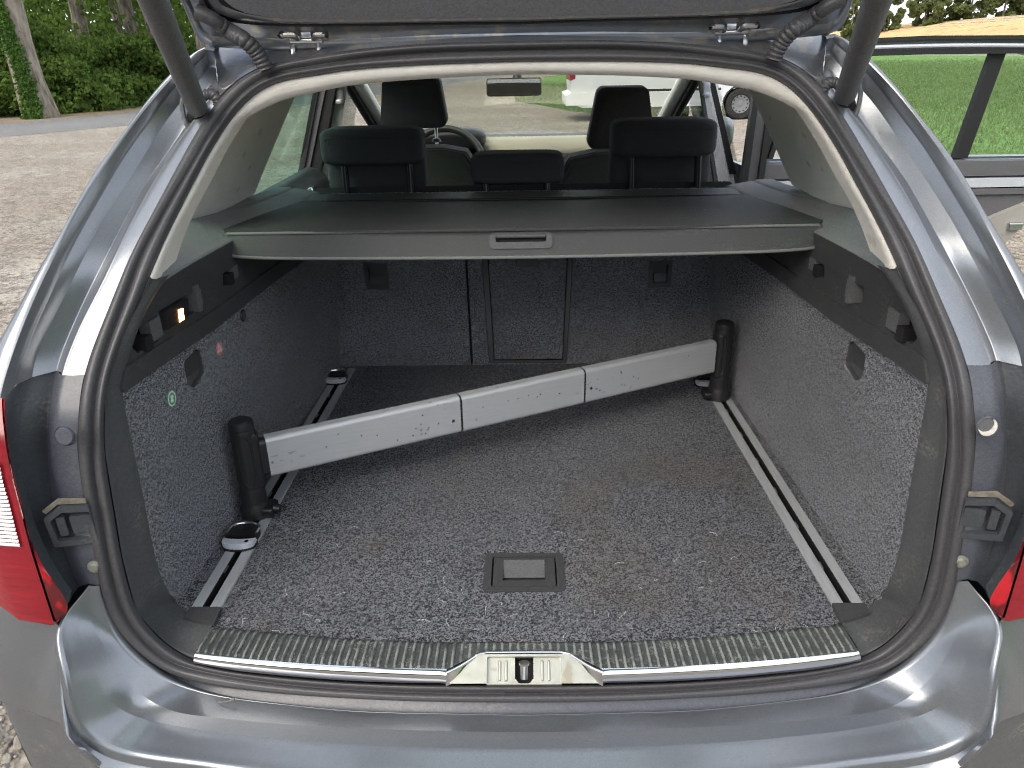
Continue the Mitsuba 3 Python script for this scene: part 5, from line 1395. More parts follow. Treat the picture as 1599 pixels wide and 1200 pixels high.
def back_plate(x0, x1, z0, z1, dep=0.016, r=0.008):
    return extrude(rrect(x0, sv(z0), x1, sv(z1), r), dep, MS, -dep - 0.0)


# carpet faces look towards -y: the plate's z axis points to -y / up, so thickness goes behind it
hin = sg.Polygon([(-0.089, sv(0.614)), (0.116, sv(0.613)), (0.137, sv(1.0)), (-0.107, sv(1.0))])
hout = sg.Polygon([(-0.104, sv(0.606)), (0.128, sv(0.604)), (0.154, sv(1.0)), (-0.126, sv(1.0))])
left_b = sg.Polygon([(-0.60, sv(0.59)), (-0.1595, sv(0.59)), (-0.1775, sv(1.09)), (-0.60, sv(1.09))])
right_b = sg.Polygon([(-0.152, sv(0.59)), (0.60, sv(0.59)), (0.60, sv(1.09)), (-0.170, sv(1.09))]).difference(hout.buffer(0.001))
k = 'car__rear_seat'
lat1 = sg.Polygon([(p[0], sv(p[2])) for p in g['latchL']])
lat2 = sg.Polygon([(p[0], sv(p[2])) for p in g['latchR']])
add(k, extrude(left_b.union(right_b).union(hout).buffer(0.02), 0.06, MS, -0.085), 'dark_hole', False)
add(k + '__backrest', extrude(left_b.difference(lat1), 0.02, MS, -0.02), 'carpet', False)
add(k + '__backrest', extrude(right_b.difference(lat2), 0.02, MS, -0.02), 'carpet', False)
add(k + '__hatch_frame', extrude(hout.difference(hin).buffer(-0.001), 0.018, MS, -0.015), 'satin_black', False)
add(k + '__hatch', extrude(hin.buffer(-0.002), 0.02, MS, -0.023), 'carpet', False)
add(k + '__hatch_latch', extrude(rrect(-0.021, sv(0.879), 0.045, sv(0.93), 0.003), 0.008, MS, -0.004), 'satin_black', False)
for q in (lat1, lat2):
    b = q.bounds
    add(k + '__latch_bezel', cat(extrude(q.buffer(0.002).difference(q.buffer(-0.010)), 0.008, MS, -0.003), extrude(q, 0.002, MS, -0.022)), 'satin_black', 25)
    add(k + '__latch_tab', extrude(rrect(b[0] + 0.016, b[1] + 0.014, b[2] - 0.014, b[1] + 0.040, 0.003), 0.012, MS, -0.015), 'smooth_black', 25)
add(k + '__crossbar', extrude(rrect(-0.02, sv(0.0), 0.02, sv(0.01), 0.001), 0.001, MS, -0.06), 'satin_black', False)
# seat top roll and cushion on the cabin side
add(k + '__top_roll', rbox((0, 1.42, 1.03), (1.22, 0.12, 0.10), 0.04, 2), 'fabric_black', 40)
add(k + '__cushion', cat(rbox((0, 1.37, 0.82), (1.24, 0.14, 0.48), 0.04, 2, rotm([1, 0, 0], -15)), rbox((0, 1.68, 0.55), (1.26, 0.52, 0.16), 0.05, 2)), 'fabric_black', 40)


def headrest(xc, wd, ztop, zmid, zbot, rods, yb=1.345, lower=True):
    up = superpad((xc, yb + 0.055, (ztop + zmid) / 2), (wd / 2, 0.066, (ztop - zmid) / 2 + 0.003), 0.32, 40, 24)
    ms = [up]
    if lower:
        ms.append(superpad((xc, yb + 0.088, (zmid + zbot) / 2 + 0.025), (wd / 2 * 0.98, 0.040, (zmid - zbot) / 2 + 0.028), 0.32, 40, 24))
    kk = add(k + '__headrest', cat(*ms), 'fabric_black', 50)
    seam = tube(spl([(xc - wd * 0.44, yb - 0.0075, ztop - 0.026), (xc, yb - 0.0105, ztop - 0.023), (xc + wd * 0.44, yb - 0.0075, ztop - 0.026)], 20), 0.0013, 6)
    add(k + '__seam', seam, 'fabric_grey', 40)
    rz = [tube([(x, yb + 0.022, zmid + 0.03), (x + 0.004, yb + 0.002, 1.03)], 0.0100, 14) for x in rods]
    cl = [lathe([(0, 0.012), (0.012, 0.012), (0.019, 0.004), (0.020, 0)], 18).apply_translation((x + 0.004, yb + 0.012, 1.075)) for x in rods]
    for r_ in rz:
        add(k + '__headrest_rod', r_, 'smooth_black', 40)
    for r_ in cl:
        add(k + '__rod_socket', r_, 'smooth_black', 40)
    return kk


headrest(-0.432, 0.296, 1.266, 1.168, 1.074, (-0.518, -0.327))
headrest(-0.013, 0.272, 1.190, 1.110, 1.060, (-0.107, 0.073))
headrest(0.408, 0.300, 1.276, 1.178, 1.072, (0.315, 0.508))

# front seats
def front_seat(xc, hz0, hz1, wtop, wbot, zs, wl):
    kk = numbered('car__front_seat')
    back_p = sg.Polygon([(-0.24, 0.35), (0.24, 0.35), (0.245, zs - 0.09), (0.20, zs - 0.015), (0.12, zs), (-0.12, zs), (-0.20, zs - 0.015), (-0.245, zs - 0.09)]).buffer(0.015)
    Mb = frame((xc, 2.15, 0), (1, 0, 0), (0, -0.02, 1))
    add(kk, cat(bevel_plate(back_p, 0.13, 0.03, Mb), rbox((xc, 2.50, 0.45), (0.5, 0.52, 0.18), 0.06, 2)), 'fabric_grey', 30)
    hp = sg.Polygon([(-wbot / 2, hz0), (wbot / 2, hz0), (wtop / 2, hz1), (-wtop / 2, hz1)]).buffer(-0.03).buffer(0.03, quad_segs=8)
    Mh = frame((xc, 2.30, 0), (1, 0, 0), (0, -0.05, 1))
    add(kk + '__headrest', bevel_plate(hp, 0.10, 0.035, Mh, 5), 'fabric_black' if xc < 0 else 'fabric_grey', 30)
    for d in (-0.075, 0.075):
        add(kk + '__rod', tube([(xc + d, 2.27, hz0 + 0.02), (xc + d, 2.25, zs - 0.02)], 0.007, 12), 'steel', 40)
        add(kk + '__rod_socket', lathe([(0, .012), (.014, .012), (.02, 0)], 14).apply_translation((xc + d, 2.25, zs + 0.012)), 'satin_black', 40)
    return kk


front_seat(-0.418, 1.200, 1.385, 0.215, 0.265, 1.125, 0)
front_seat(0.384, 1.110, 1.336, 0.19, 0.272, 1.098, 0)

# dashboard, steering wheel, mirror
dash_p = []
for x in np.linspace(-0.72, 0.72, 41):
    bulge = 0.03 * (1 - (x / 0.75) ** 2)
    dash_p.append([(x, 3.22, 1.060), (x, 3.10 - bulge, 1.083), (x, 3.02 - bulge, 1.078)])
part('dashboard', cat(loft(A(dash_p)), box((0, 3.12, 0.72), (1.44, 0.2, 0.55))), 'satin_black', 40)
dk = 'car__dashboard'
rows = []
for x in np.linspace(-0.27, 0.70, 40):
    bulge = 0.03 * (1 - (x / 0.75) ** 2)
    t = np.clip((x + 0.27) / 0.20, 0, 1)
    bot = 1.066 - 0.068 * (1 - (1 - t) ** 2.0)
    rows.append([(x, 3.02 - bulge, 1.0785), (x, 2.985 - bulge, 1.066), (x, 2.975 - bulge, min(1.05, bot + 0.02)), (x, 2.985 - bulge, bot)])
add(dk + '__fascia', loft(A(rows)), 'dash_beige', True)
rows = []
for x in np.linspace(-0.27, 0.70, 30):
    bulge = 0.03 * (1 - (x / 0.75) ** 2)
    rows.append([(x, 2.990 - bulge, 1.0), (x, 2.955 - bulge, 0.985), (x, 2.95 - bulge, 0.80)])
add(dk + '__lower_fascia', loft(A(rows)), 'satin_black', True)
add(dk + '__screen_strip', box((0.02, 2.925, 0.985), (0.30, 0.01, 0.006)), 'chrome', False)
hood = superpad((-0.37, 2.96, 1.075), (0.19, 0.10, 0.055), 0.6)
add(dk + '__binnacle', hood, 'satin_black', True)
ring_pts = [(-0.365 + 0.185 * math.cos(a), 2.74 + 0.07 * math.sin(a), 0.965 + 0.172 * math.sin(a)) for a in np.linspace(0, 2 * math.pi, 48, endpoint=False)]
part('steering_wheel', tube(ring_pts, 0.0165, 12, True), 'wheel_leather', 50)
add('car__steering_wheel__hub', cat(superpad((-0.365, 2.76, 0.955), (0.07, 0.03, 0.06), 0.7), rbox((-0.365, 2.77, 0.955), (0.34, 0.015, 0.03), 0.006)), 'silver_plastic', 40)
mm = rrect(-0.117, -0.036, 0.117, 0.036, 0.012)
Mm = frame((-0.034, 2.56, 1.322), (1, 0.04, 0), (0, 0.08, 1))
part('rear_view_mirror', cat(extrude(mm, 0.03, Mm, -0.03), extrude(mm.difference(mm.buffer(-0.004)), 0.005, Mm), tube([(-0.02, 2.58, 1.35), (-0.02, 2.60, 1.42)], 0.018, 12)), 'satin_black', 30)
add('car__rear_view_mirror__glass', extrude(mm.buffer(-0.004), 0.001, Mm, 0.001), 'mirror_glass', False)

# windscreen, A pillars
wsc = [[(-0.60, 2.20, 1.432), (0.60, 2.20, 1.432)], [(-0.76, 3.24, 1.030), (0.76, 3.24, 1.030)]]
rows = []
for t in np.linspace(0, 1, 8):
    z = 1.440 * (1 - t) + 1.045 * t
    y = 2.18 * (1 - t) + 3.16 * t
    w = 0.60 * (1 - t) + 0.76 * t
    rows.append([(w * x, y + 0.10 * (1 - x * x), z + 0.012 * (1 - x * x)) for x in np.linspace(-1, 1, 13)])
part('windscreen', loft(A(rows)), 'wind_glass', True)


def pillar(p0, p1, w, d, name, bsdf, pair=True, wv=(1, 0.0, 0.0)):
    p0, p1 = A(p0), A(p1)
    m = rbox((0, 0, 0), (w, np.linalg.norm(p1 - p0), d), min(w, d) * 0.35)
    m.apply_transform(frame((p0 + p1) / 2, wv, p1 - p0))
    return part(name, m, bsdf, 30, pair=pair)


pillar((-0.585, 2.22, 1.425), (-0.735, 3.10, 1.06), 0.05, 0.05, 'a_pillar_trim', 'light_trim')
pillar((-0.615, 2.24, 1.425), (-0.775, 3.10, 1.05), 0.035, 0.09, 'a_pillar', 'satin_black')
# B pillar trims, black door frames on the left, open doorway on the right
bt_ = loft(A([[(-0.607, 1.93, 1.40), (-0.612, 1.93, 1.348), (-0.652, 1.93, 1.20), (-0.70, 1.93, 1.0)], [(-0.648, 1.92, 1.40), (-0.652, 1.92, 1.348), (-0.70, 1.92, 1.20), (-0.752, 1.92, 1.0)], [(-0.675, 1.95, 1.40), (-0.682, 1.95, 1.35), (-0.742, 1.95, 1.144), (-0.78, 1.95, 1.0)]]))
part('b_pillar_trim', bt_, 'light_trim', 40, pair=True)
knob = cat(rbox((-0.637, 1.91, 1.328), (0.030, 0.02, 0.05), 0.009), rbox((-0.637, 1.905, 1.312), (0.026, 0.03, 0.018), 0.007))
part('belt_anchor', knob, 'silver_plastic', 40, pair=True)
def slab(pts, th, key, bsdf):
    """A thin post: a quadrilateral across the car, given depth th along the car."""
    p = A(pts)
    poly_ = sg.Polygon([(q[0], q[2]) for q in p]).buffer(0)
    add(key, extrude(poly_, th, frame((0, p[0][1] + th, 0), (1, 0, 0), (0, 0, 1))), bsdf, 25)


slab(g['fL1'], 0.04, 'car__b_pillar__frame_seal', 'satin_black')
slab(g['fL2'], 0.04, 'car__b_pillar__door_channel', 'grey_trim')
slab(g['fL3'], 0.05, 'car__b_pillar', 'satin_black')
slab(g['fR1'], 0.03, 'car__b_pillar_001__frame_seal', 'grey_trim')
slab(g['fR2'], 0.04, 'car__b_pillar_001', 'light_trim')
slab(g['fR3'], 0.04, 'car__b_pillar_001__door_seal', 'satin_black')

# C pillar trims (the big pale panels beside the cover)
te = g['teal']
C0 = A([-0.650, 0.50, 1.168])
po = lambda y, z: A([-0.65 + 0.47 * (z - 1.17) + 0.010 * math.sin(max(0, min(1, (y - 0.5) / 0.6)) * math.pi), y, z])
rows = []
for t in np.linspace(0, 1, 10):
    z = 1.155 + (1.415 - 1.155) * t
    y0 = 0.545 + 0.05 * t
    y1 = 0.965 + 0.12 * t + 0.03 * t * t
    r_ = [po(y0 - 0.0, z) + A([-0.03, 0.0, 0])]
    r_ += [po(y0 + (y1 - y0) * s_, z) for s_ in np.linspace(0, 1, 9)]
    r_ += [po(y1, z) + A([-0.006, 0.022, 0]), po(y1, z) + A([-0.035, 0.05, 0]), po(y1, z) + A([-0.075, 0.075, 0]), po(y1, z) + A([-0.11, 0.09, 0])]
    rows.append(r_)
part('c_pillar_trim', loft(A(rows)), 'light_trim', 45, pair=True)
# rails above the doors (inside) and outer roof rails
for sg_ in (0, 1):
    m = tube(spl([(-0.555, 0.55, 1.405), (-0.585, 1.0, 1.415), (-0.60, 1.6, 1.42), (-0.60, 2.2, 1.42)], 12), 0.030, 10)
    add('car__roof_rail', mirror(m) if sg_ else m, 'beige_trim', 40)
    m = tube(spl([(-0.56, 0.48, 1.43), (-0.615, 0.9, 1.435), (-0.635, 1.6, 1.44), (-0.62, 2.2, 1.43)], 12), 0.028, 10)
    add('car__roof_side', mirror(m) if sg_ else m, 'paint_side', 40)
# quarter windows and closed door windows
def quad(pts, n=6):
    p = A(pts)
    rows = [[(p[0] * (1 - u) + p[1] * u) * (1 - v) + (p[3] * (1 - u) + p[2] * u) * v for u in np.linspace(0, 1, n)] for v in np.linspace(0, 1, n)]
    return loft(A(rows))


qw = quad([(-0.690, 0.36, 1.150), (-0.745, 0.62, 1.145), (-0.640, 0.66, 1.40), (-0.585, 0.52, 1.395)])
part('quarter_window', qw, 'side_glass', True, pair=True)
qs = tube(spl([(-0.745, 0.45, 1.165), (-0.75, 0.99, 1.155), (-0.70, 0.60, 1.155)], 2), 0.005, 6)
dw = quad([(-0.775, 1.12, 1.095), (-0.785, 1.83, 1.080), (-0.650, 1.74, 1.40), (-0.645, 1.22, 1.40)])
part('rear_door_window', dw, 'side_glass', True)
tint = quad([(-0.770, 1.12, 1.10), (-0.772, 1.33, 1.10), (-0.652, 1.42, 1.40), (-0.645, 1.22, 1.40)])
fw = quad([(-0.79, 1.98, 1.075), (-0.80, 2.95, 1.06), (-0.665, 2.32, 1.42), (-0.655, 1.92, 1.42)])
part('front_door_window', fw, 'clear_glass', True, pair=True)
# outer C pillar skin, black
cs_ = quad([(-0.765, 0.60, 1.08), (-0.785, 1.14, 1.08), (-0.655, 1.22, 1.42), (-0.645, 0.64, 1.42)])
part('c_pillar_skin', cs_, 'satin_black', True, pair=True)
# inner door trims left, with the chrome release handle
dt = []
for y in np.linspace(1.06, 1.90, 12):
    dt.append([(-0.79, y, 1.085), (-0.765, y, 1.098), (-0.735, y, 1.090), (-0.705, y, 1.055), (-0.70, y, 1.0), (-0.72, y, 0.6)])
part('door_trim', loft(A(dt)), 'black_trim', 50)
add('car__door_trim__release_handle', cat(tube(spl([(-0.698, 1.62, 1.055), (-0.692, 1.64, 1.03), (-0.692, 1.64, 1.0), (-0.698, 1.62, 0.97)], 14), 0.010, 10), tube(spl([(-0.70, 1.56, 1.05), (-0.695, 1.68, 1.06), (-0.695, 1.71, 1.0), (-0.70, 1.58, 0.96)], 20), 0.004, 8)), 'chrome', 40)
# outside mirror, right
rm = superpad((0.918, 2.86, 1.09), (0.075, 0.05, 0.075), 0.6)
part('door_mirror', rm, 'paint_side', True)
part('door_mirror', superpad((-0.918, 2.86, 1.09), (0.075, 0.05, 0.075), 0.6), 'paint_side', True)

# open rear door on the right, hinged on the B pillar
kd = 'car__rear_door'
note(kd, 'open right rear door swung out square to the car')
Md = frame((0, 1.86, 0), (1, 0.0, 0), (0, 0, 1))
out_p = sg.Polygon([(0.80, 0.32), (0.815, 0.97), (0.895, 1.36), (0.93, 1.455), (1.02, 1.476), (1.35, 1.484), (1.70, 1.479), (1.86, 1.44), (1.92, 1.20), (1.93, 1.08), (1.90, 0.98), (1.80, 0.835), (1.66, 0.64), (1.58, 0.34)])
win = sg.Polygon([(0.875, 1.092), (1.90, 1.088), (1.90, 1.10), (1.885, 1.20), (1.83, 1.39), (1.70, 1.424), (1.35, 1.427), (1.02, 1.424), (0.95, 1.40)])
frame_p = out_p.difference(win)
upper = sg.box(0, 1.075, 3, 2)
lower_p = out_p.intersection(sg.box(0, 0, 3, 1.093))
add(kd, cat(extrude(out_p.difference(win), 0.05, Md, -0.10), extrude(frame_p.intersection(sg.box(0, 1.06, 3, 2)).buffer(-0.006), 0.035, Md, -0.05)), 'paint_side', 25)
sealp = out_p.intersection(sg.box(0, 1.08, 3, 2)).buffer(0.002)
band = lambda a, b: out_p.buffer(-a).difference(out_p.buffer(-b)).intersection(sg.box(0, 1.085, 3, 2))
add(kd + '__frame_seal', cat(extrude(band(0.0, 0.012), 0.03, Md, -0.018), extrude(win.buffer(0.016).difference(win).intersection(sg.box(0, 1.10, 3, 2)), 0.03, Md, -0.02)), 'satin_black', 25)
hl = out_p.buffer(-0.026)
add(kd + '__frame_trim', tube([(x, 1.848, z) for x, z in spl([(0.93, 1.415), (1.02, 1.447), (1.35, 1.453), (1.70, 1.447), (1.84, 1.415)], 30)], 0.006, 8), 'silver_plastic', 40)
add(kd + '__glass', quad([(0.86, 1.91, 1.07), (1.91, 1.91, 1.07), (1.80, 1.91, 1.435), (0.92, 1.91, 1.435)]), 'clear_glass', True)
bar_p = sg.Polygon([(1.523, 1.088), (1.569, 1.088), (1.622, 1.43), (1.577, 1.43)])
add(kd + '__window_bar', extrude(bar_p, 0.03, Md, -0.05), 'satin_black', 25)
Mt = Md.copy()
trim_p = lower_p.buffer(-0.012).intersection(sg.box(0, 0, 3, 1.089))
zs_ = lambda a, b: trim_p.intersection(sg.box(0, a, 3, b))
add(kd + '__trim', cat(extrude(zs_(1.030, 1.10), 0.06, Md, -0.055), extrude(zs_(0.965, 0.985), 0.062, Md, -0.055), extrude(zs_(0.2, 0.962), 0.05, Md, -0.055), extrude(zs_(0.2, 1.05), 0.04, Md, -0.055)), 'grey_trim', 25)
add(kd + '__trim_strip', extrude(zs_(0.990, 1.022), 0.058, Md, -0.055), 'silver_plastic', 25)
arm_p = sg.Polygon([(1.50, 0.76), (1.62, 0.86), (1.86, 0.965), (1.90, 0.955), (1.80, 0.84), (1.66, 0.645), (1.60, 0.60)]).intersection(trim_p.buffer(-0.004))
add(kd + '__armrest', extrude(arm_p, 0.075, Md, -0.055), 'door_beige', 25)
add(kd + '__release_handle', cat(rbox((1.762, 1.832, 0.855), (0.05, 0.02, 0.028), 0.006)), 'steel', 40)
fe_ = quad([(0.815, 1.92, 0.97), (0.90, 1.92, 1.38), (0.945, 1.80, 1.38), (0.868, 1.80, 0.97)])
slab(g['dE3'], 0.06, 'car__rear_door__front_edge', 'grey_trim')
slab(g['dE1'], 0.03, 'car__rear_door__edge_seal', 'satin_black')
slab(g['dE2'], 0.03, 'car__rear_door__edge_seal_001', 'satin_black')


# ---------------------------------------------------------------- luggage cover
k = thing('cargo_cover', 'black woven roller luggage cover, half pulled out behind the rear seats', 'luggage cover')
bl_, brr = g['blind'], g['blindR']
xr = lambda p: A([-p[0], p[1], p[2]])
# symmetric outline from the left side: ear, notch, front edge
outl = [(-0.66, 1.06), (-0.658, 0.93), (-0.660, 0.76), (-0.652, 0.722), (-0.634, 0.685), (-0.600, 0.612), (-0.585, 0.590)]
outl = [(x, y) for x, y in outl]
cp_ = sg.Polygon(outl + [(-0.27, 0.572), (0, 0.568), (0.27, 0.572)] + [(-x, y) for x, y in outl[::-1]])
m = extrude(cp_, 0.003)
v, f = trimesh.remesh.subdivide_to_size(m.vertices, m.faces, 0.05, max_iter=10)
v = np.array(v)
sag = -0.006 * np.clip(1 - (v[:, 0] / 0.6) ** 2, 0, 1) * np.clip((v[:, 1] - 0.57) / 0.3, 0, 1)
v[:, 2] += 1.115 + 0.05 * (1.1 - v[:, 1]) + sag
add(k + '__blind', trimesh.Trimesh(v, f, process=False), 'cover_cloth', 30)
Mf = frame((0, 0.585, 1.139), (1, 0, 0), (0, 0.35, 1))
fl_ = sg.Polygon([(-0.583, 0.0), (-0.590, -0.022), (-0.588, -0.032), (-0.580, -0.040), (-0.566, -0.045), (-0.40, -0.051), (0, -0.054), (0.40, -0.051), (0.566, -0.045), (0.580, -0.040), (0.588, -0.032), (0.590, -0.022), (0.583, 0.0)])
hs = rrect(-0.050, -0.0245, 0.050, -0.0110, 0.004)
add(k + '__flap', extrude(fl_.buffer(-0.002).difference(hs), 0.008, Mf, -0.008), 'cover_flap', 25)
hem = np.vstack([spl([(x, y, 0.001) for x, y in list(fl_.exterior.coords)[1:12]], 80)])
hm3 = tube((Mf[:3, :3] @ hem.T).T + Mf[:3, 3], 0.0032, 8)
topl = tube(spl([(-0.583, 0.5835, 1.1395), (0, 0.5805, 1.140), (0.583, 0.5835, 1.1395)], 30), 0.0028, 8)
add(k + '__hem', cat(hm3, topl), 'cover_hem', 40)
hb = rrect(-0.062, -0.0375, 0.062, -0.0050, 0.010)
add(k + '__handle', cat(extrude(hb.difference(hs), 0.004, Mf, 0.0), tube([(Mf @ A([x, -0.0125, 0.003, 1]))[:3] for x in (-0.048, 0.048)], 0.0042, 10)), 'grey_trim', 25)
add(k + '__handle__slot', extrude(hs, 0.002, Mf, -0.012), 'dark_hole', 25)
lt_ = meshkit.text_mesh('PUSH', 0.0028, 0.0006)
# cassette
cs = [rbox((0, 1.105, 1.096), (1.31, 0.125, 0.046), 0.014, 2), rbox((-0.690, 1.085, 1.102), (0.065, 0.11, 0.046), 0.012, 2), rbox((0.690, 1.085, 1.102), (0.065, 0.11, 0.046), 0.012, 2)]
add(k + '__cassette', cat(*cs), 'black_trim', 40)
add(k + '__cassette_edge', tube([(-0.655, 1.046, 1.1165), (0.655, 1.046, 1.1165)], 0.0042, 8), 'smooth_black', 40)
for sx in (-1, 1):
    add(k + '__guide_pin', cat(rbox((sx * 0.607, 0.60, 1.118), (0.05, 0.022, 0.010), 0.004), rbox((sx * 0.585, 0.590, 1.130), (0.012, 0.016, 0.020), 0.004)), 'grey_trim', 30)

# ---------------------------------------------------------------- telescopic load bar
k = thing('load_bar', 'silver telescopic load bar on two black posts, set diagonally across the boot', 'load bar')
b4 = g['barL']
pL, pR = g['postL'][0], g['postR'][0]
pL = A([-0.546, 0.400, 0.6052])
pR = A([0.517, 0.940, 0.6052])
du = (pR - pL) / np.linalg.norm(pR - pL)
Lb = np.linalg.norm((pR - pL)[:2])
Mb = frame(pL + A([0, 0, 0.125]), du, (0, 0, 1))     # x along the bar, y up, z towards the tailgate
along = lambda p: (A(p) - pL) @ du
s_a, s_b, s_c, s_d = along(b4[1]), along(b4[3]) , along(b4[5]), along(b4[7])
zc = 0.7305
oy = zc - (pL[2] + 0.125)


def bar_sec(x0, x1, h, w):
    prof = rrect(-h / 2, -w / 2, h / 2, w / 2, 0.010)
    m = trimesh.creation.extrude_polygon(prof, x1 - x0, engine='earcut')
    M = np.eye(4)
    M[:3, 0], M[:3, 1], M[:3, 2] = (0, 1, 0), (0, 0, 1), (1, 0, 0)
    m.apply_transform(M)
    m.apply_translation([x0, oy, 0])
    m.apply_transform(Mb)
    return m


secs = [(s_a, s_b - 0.002, 0.088, 0.030), (s_b + 0.002, s_c - 0.002, 0.088, 0.032), (s_c + 0.002, s_d, 0.088, 0.030)]
for x0, x1, h_, w_ in secs:
    add(k + '__tube', bar_sec(x0, x1, h_, w_), 'alu', 40)
for x in (s_b, s_c):
    add(k + '__gasket', bar_sec(x - 0.0022, x + 0.0022, 0.0865, 0.0325), 'satin_black', 40)
add(k + '__end_socket', bar_sec(0.012, s_a, 0.080, 0.026), 'satin_black', 40)
add(k + '__end_socket', bar_sec(s_d, Lb - 0.012, 0.080, 0.026), 'satin_black', 40)
for x, y_ in ((s_b - 0.020, -0.010), (s_c + 0.018, -0.006)):
    add(k + '__pin_hole', lathe([(0, .0008), (.0032, .0008), (.0038, 0)], 12, Mb @ trimesh.transformations.translation_matrix([x, oy + y_, 0.0152])), 'dark_hole', 30)
rs = np.random.default_rng(3)
sc_ = []
for i in range(34):
    x = rs.choice([rs.normal(s_b - 0.09, 0.02), rs.uniform(s_a, s_d)], p=[0.35, 0.65])
    if min(abs(x - s_b), abs(x - s_c)) < 0.006 or x < s_a + .01 or x > s_d - .01:
        continue
    zf = 0.0150 if (x < s_b or x > s_c) else 0.0160
    sc_.append(lathe([(0, .0003), (rs.uniform(.0006, .0016), .0003), (.0017, 0)], 7, Mb @ trimesh.transformations.translation_matrix([x, oy + rs.uniform(-0.03, 0.026), zf])))
add(k + '__scuff', cat(*sc_), 'satin_black', False)
labels[k + '__scuff'] = {'kind': 'stuff'}
for p, side in ((pL, 1), (pR, -1)):
    prof = [(0, 0.214), (0.018, 0.214), (0.0225, 0.2105), (0.0238, 0.204), (0.0238, 0.196), (0.0229, 0.194), (0.0238, 0.192), (0.0240, 0.070), (0.0232, 0.0675), (0.0232, 0.0655), (0.0245, 0.063), (0.0248, 0.035), (0.0262, 0.030), (0.0300, 0.016), (0.0310, 0.004), (0.0300, 0.0)]
    kp = add(k + '__post', lathe(prof, 40).apply_translation(p), 'satin_black', 28)
    Mh = frame(p + A([0, 0, 0.125]), du * side, (0, 0, 1))
    ey = rrect(-0.060, -0.0, 0.060, 0.026, 0.012)
    saddle = rbox((0, 0, 0), (0.030, 0.130, 0.040), 0.013, 2)
    saddle.apply_transform(Mh @ trimesh.transformations.translation_matrix([0.012, 0.0, 0.0]))
    add(kp + '__saddle', saddle, 'satin_black', 30)
    # oval bead round the grip panel
    aa = np.linspace(0, 2 * math.pi, 48, endpoint=False)
    ovx = 0.55 * np.cos(aa)
    ovy = 0.055 * np.sign(np.sin(aa)) * np.abs(np.sin(aa)) ** 0.5
    a0 = math.atan2(-0.9, 0.30 * side)
    bead = [p + A([0.0241 * math.cos(a0 + o), 0.0241 * math.sin(a0 + o), 0.130 + z_]) for o, z_ in zip(ovx, ovy)]
    add(kp + '__bead', tube(bead, 0.0014, 6, True), 'satin_black', 40)
    foot = cat(rbox(p + A([0.018 * side, 0.0, 0.012]), (0.048, 0.046, 0.024), 0.008), lathe([(0, .012), (.008, .012), (.010, 0)], 14, frame(p + A([0.040 * side, -0.006, 0.016]), (0, 1, 0), (0, 0, 1))))
    add(kp + '__foot', foot, 'smooth_black', 30)

# ---------------------------------------------------------------- lashing clips on the rails
sl_lab = ['near silver and black lashing clip on the left rail in front of the post', 'far silver and black lashing clip at the front end of the left rail', 'silver and black lashing clip half hidden by the right post']
dl = g['railL'][2] - g['railL'][0]
dr_ = g['railR'][2] - g['railR'][0]
for i, c in enumerate(g['slider']):
    k = thing('lashing_clip', sl_lab[i], 'lashing clip', group='lashing clips on the cargo rails')
    d = dl if i < 2 else dr_
    d = A([d[0], d[1], 0]) / np.linalg.norm(d[:2])
    Mc = frame(A([c[0], c[1], 0.6052]), (d[1], -d[0], 0), d)
    body = sg.Polygon([(-0.029, -0.012), (0.029, -0.012), (0.029, 0.012)] + [(0.029 * math.cos(a), 0.012 + 0.018 * math.sin(a)) for a in np.linspace(0, math.pi, 12)] + [(-0.029, 0.012)]).buffer(0)
    low = sg.Polygon([(-0.031, -0.013), (-0.031, -0.026)] + [(0.031 * math.cos(a), -0.026 - 0.016 * math.sin(a)) for a in np.linspace(math.pi, 0, 14)] + [(0.031, -0.026), (0.031, -0.013)] + [(0.031 * math.cos(a), -0.014 - 0.007 * math.sin(a)) for a in np.linspace(0, math.pi, 10)]).buffer(0)
    add(k + '__body', cat(extrude(body, 0.016, Mc), extrude(low.buffer(0.002), 0.004, Mc)), 'smooth_black', 25)
    rim = tube([(Mc @ A([x, y, 0.0165, 1]))[:3] for x, y in [(-0.029, -0.004), (-0.029, 0.010)] + [(0.029 * math.cos(a), 0.012 + 0.018 * math.sin(a)) for a in np.linspace(math.pi, 0, 14)] + [(0.029, 0.010), (0.029, -0.004)]], 0.0022, 8)
    add(k + '__eyelet', rim, 'chrome', 40)
    add(k + '__lever', bevel_plate(low, 0.015, 0.003, Mc), 'silver_plastic', 30)
    add(k + '__lever__screw', lathe([(0, .0005), (.0038, .0005), (.0038, -.001)], 14, Mc @ trimesh.transformations.translation_matrix([0.018, -0.030, 0.0152])), 'smooth_black', 30)

# lint on the carpet near the sill
rs = np.random.default_rng(11)
lint = []
for i in range(46):
    x, y = rs.uniform(-0.48, 0.48), 0.05 + 0.3 * rs.random() ** 1.6
    a, ln = rs.uniform(0, 6.28), rs.uniform(0.006, 0.024)
    if abs(x) < 0.10 and 0.13 < y < 0.29:
        continue
    q = [(x, y, 0.6012), (x + ln * .5 * math.cos(a) + rs.normal(0, .003), y + ln * .5 * math.sin(a) + rs.normal(0, .003), 0.6035), (x + ln * math.cos(a), y + ln * math.sin(a), 0.6016)]
    lint.append(tube(spl(q, 6), 0.00028, 4))
add('lint', cat(*lint), 'white_print', False)
labels['lint'] = {'label': 'pale hairs and lint lying on the boot carpet', 'category': 'lint', 'kind': 'stuff'}

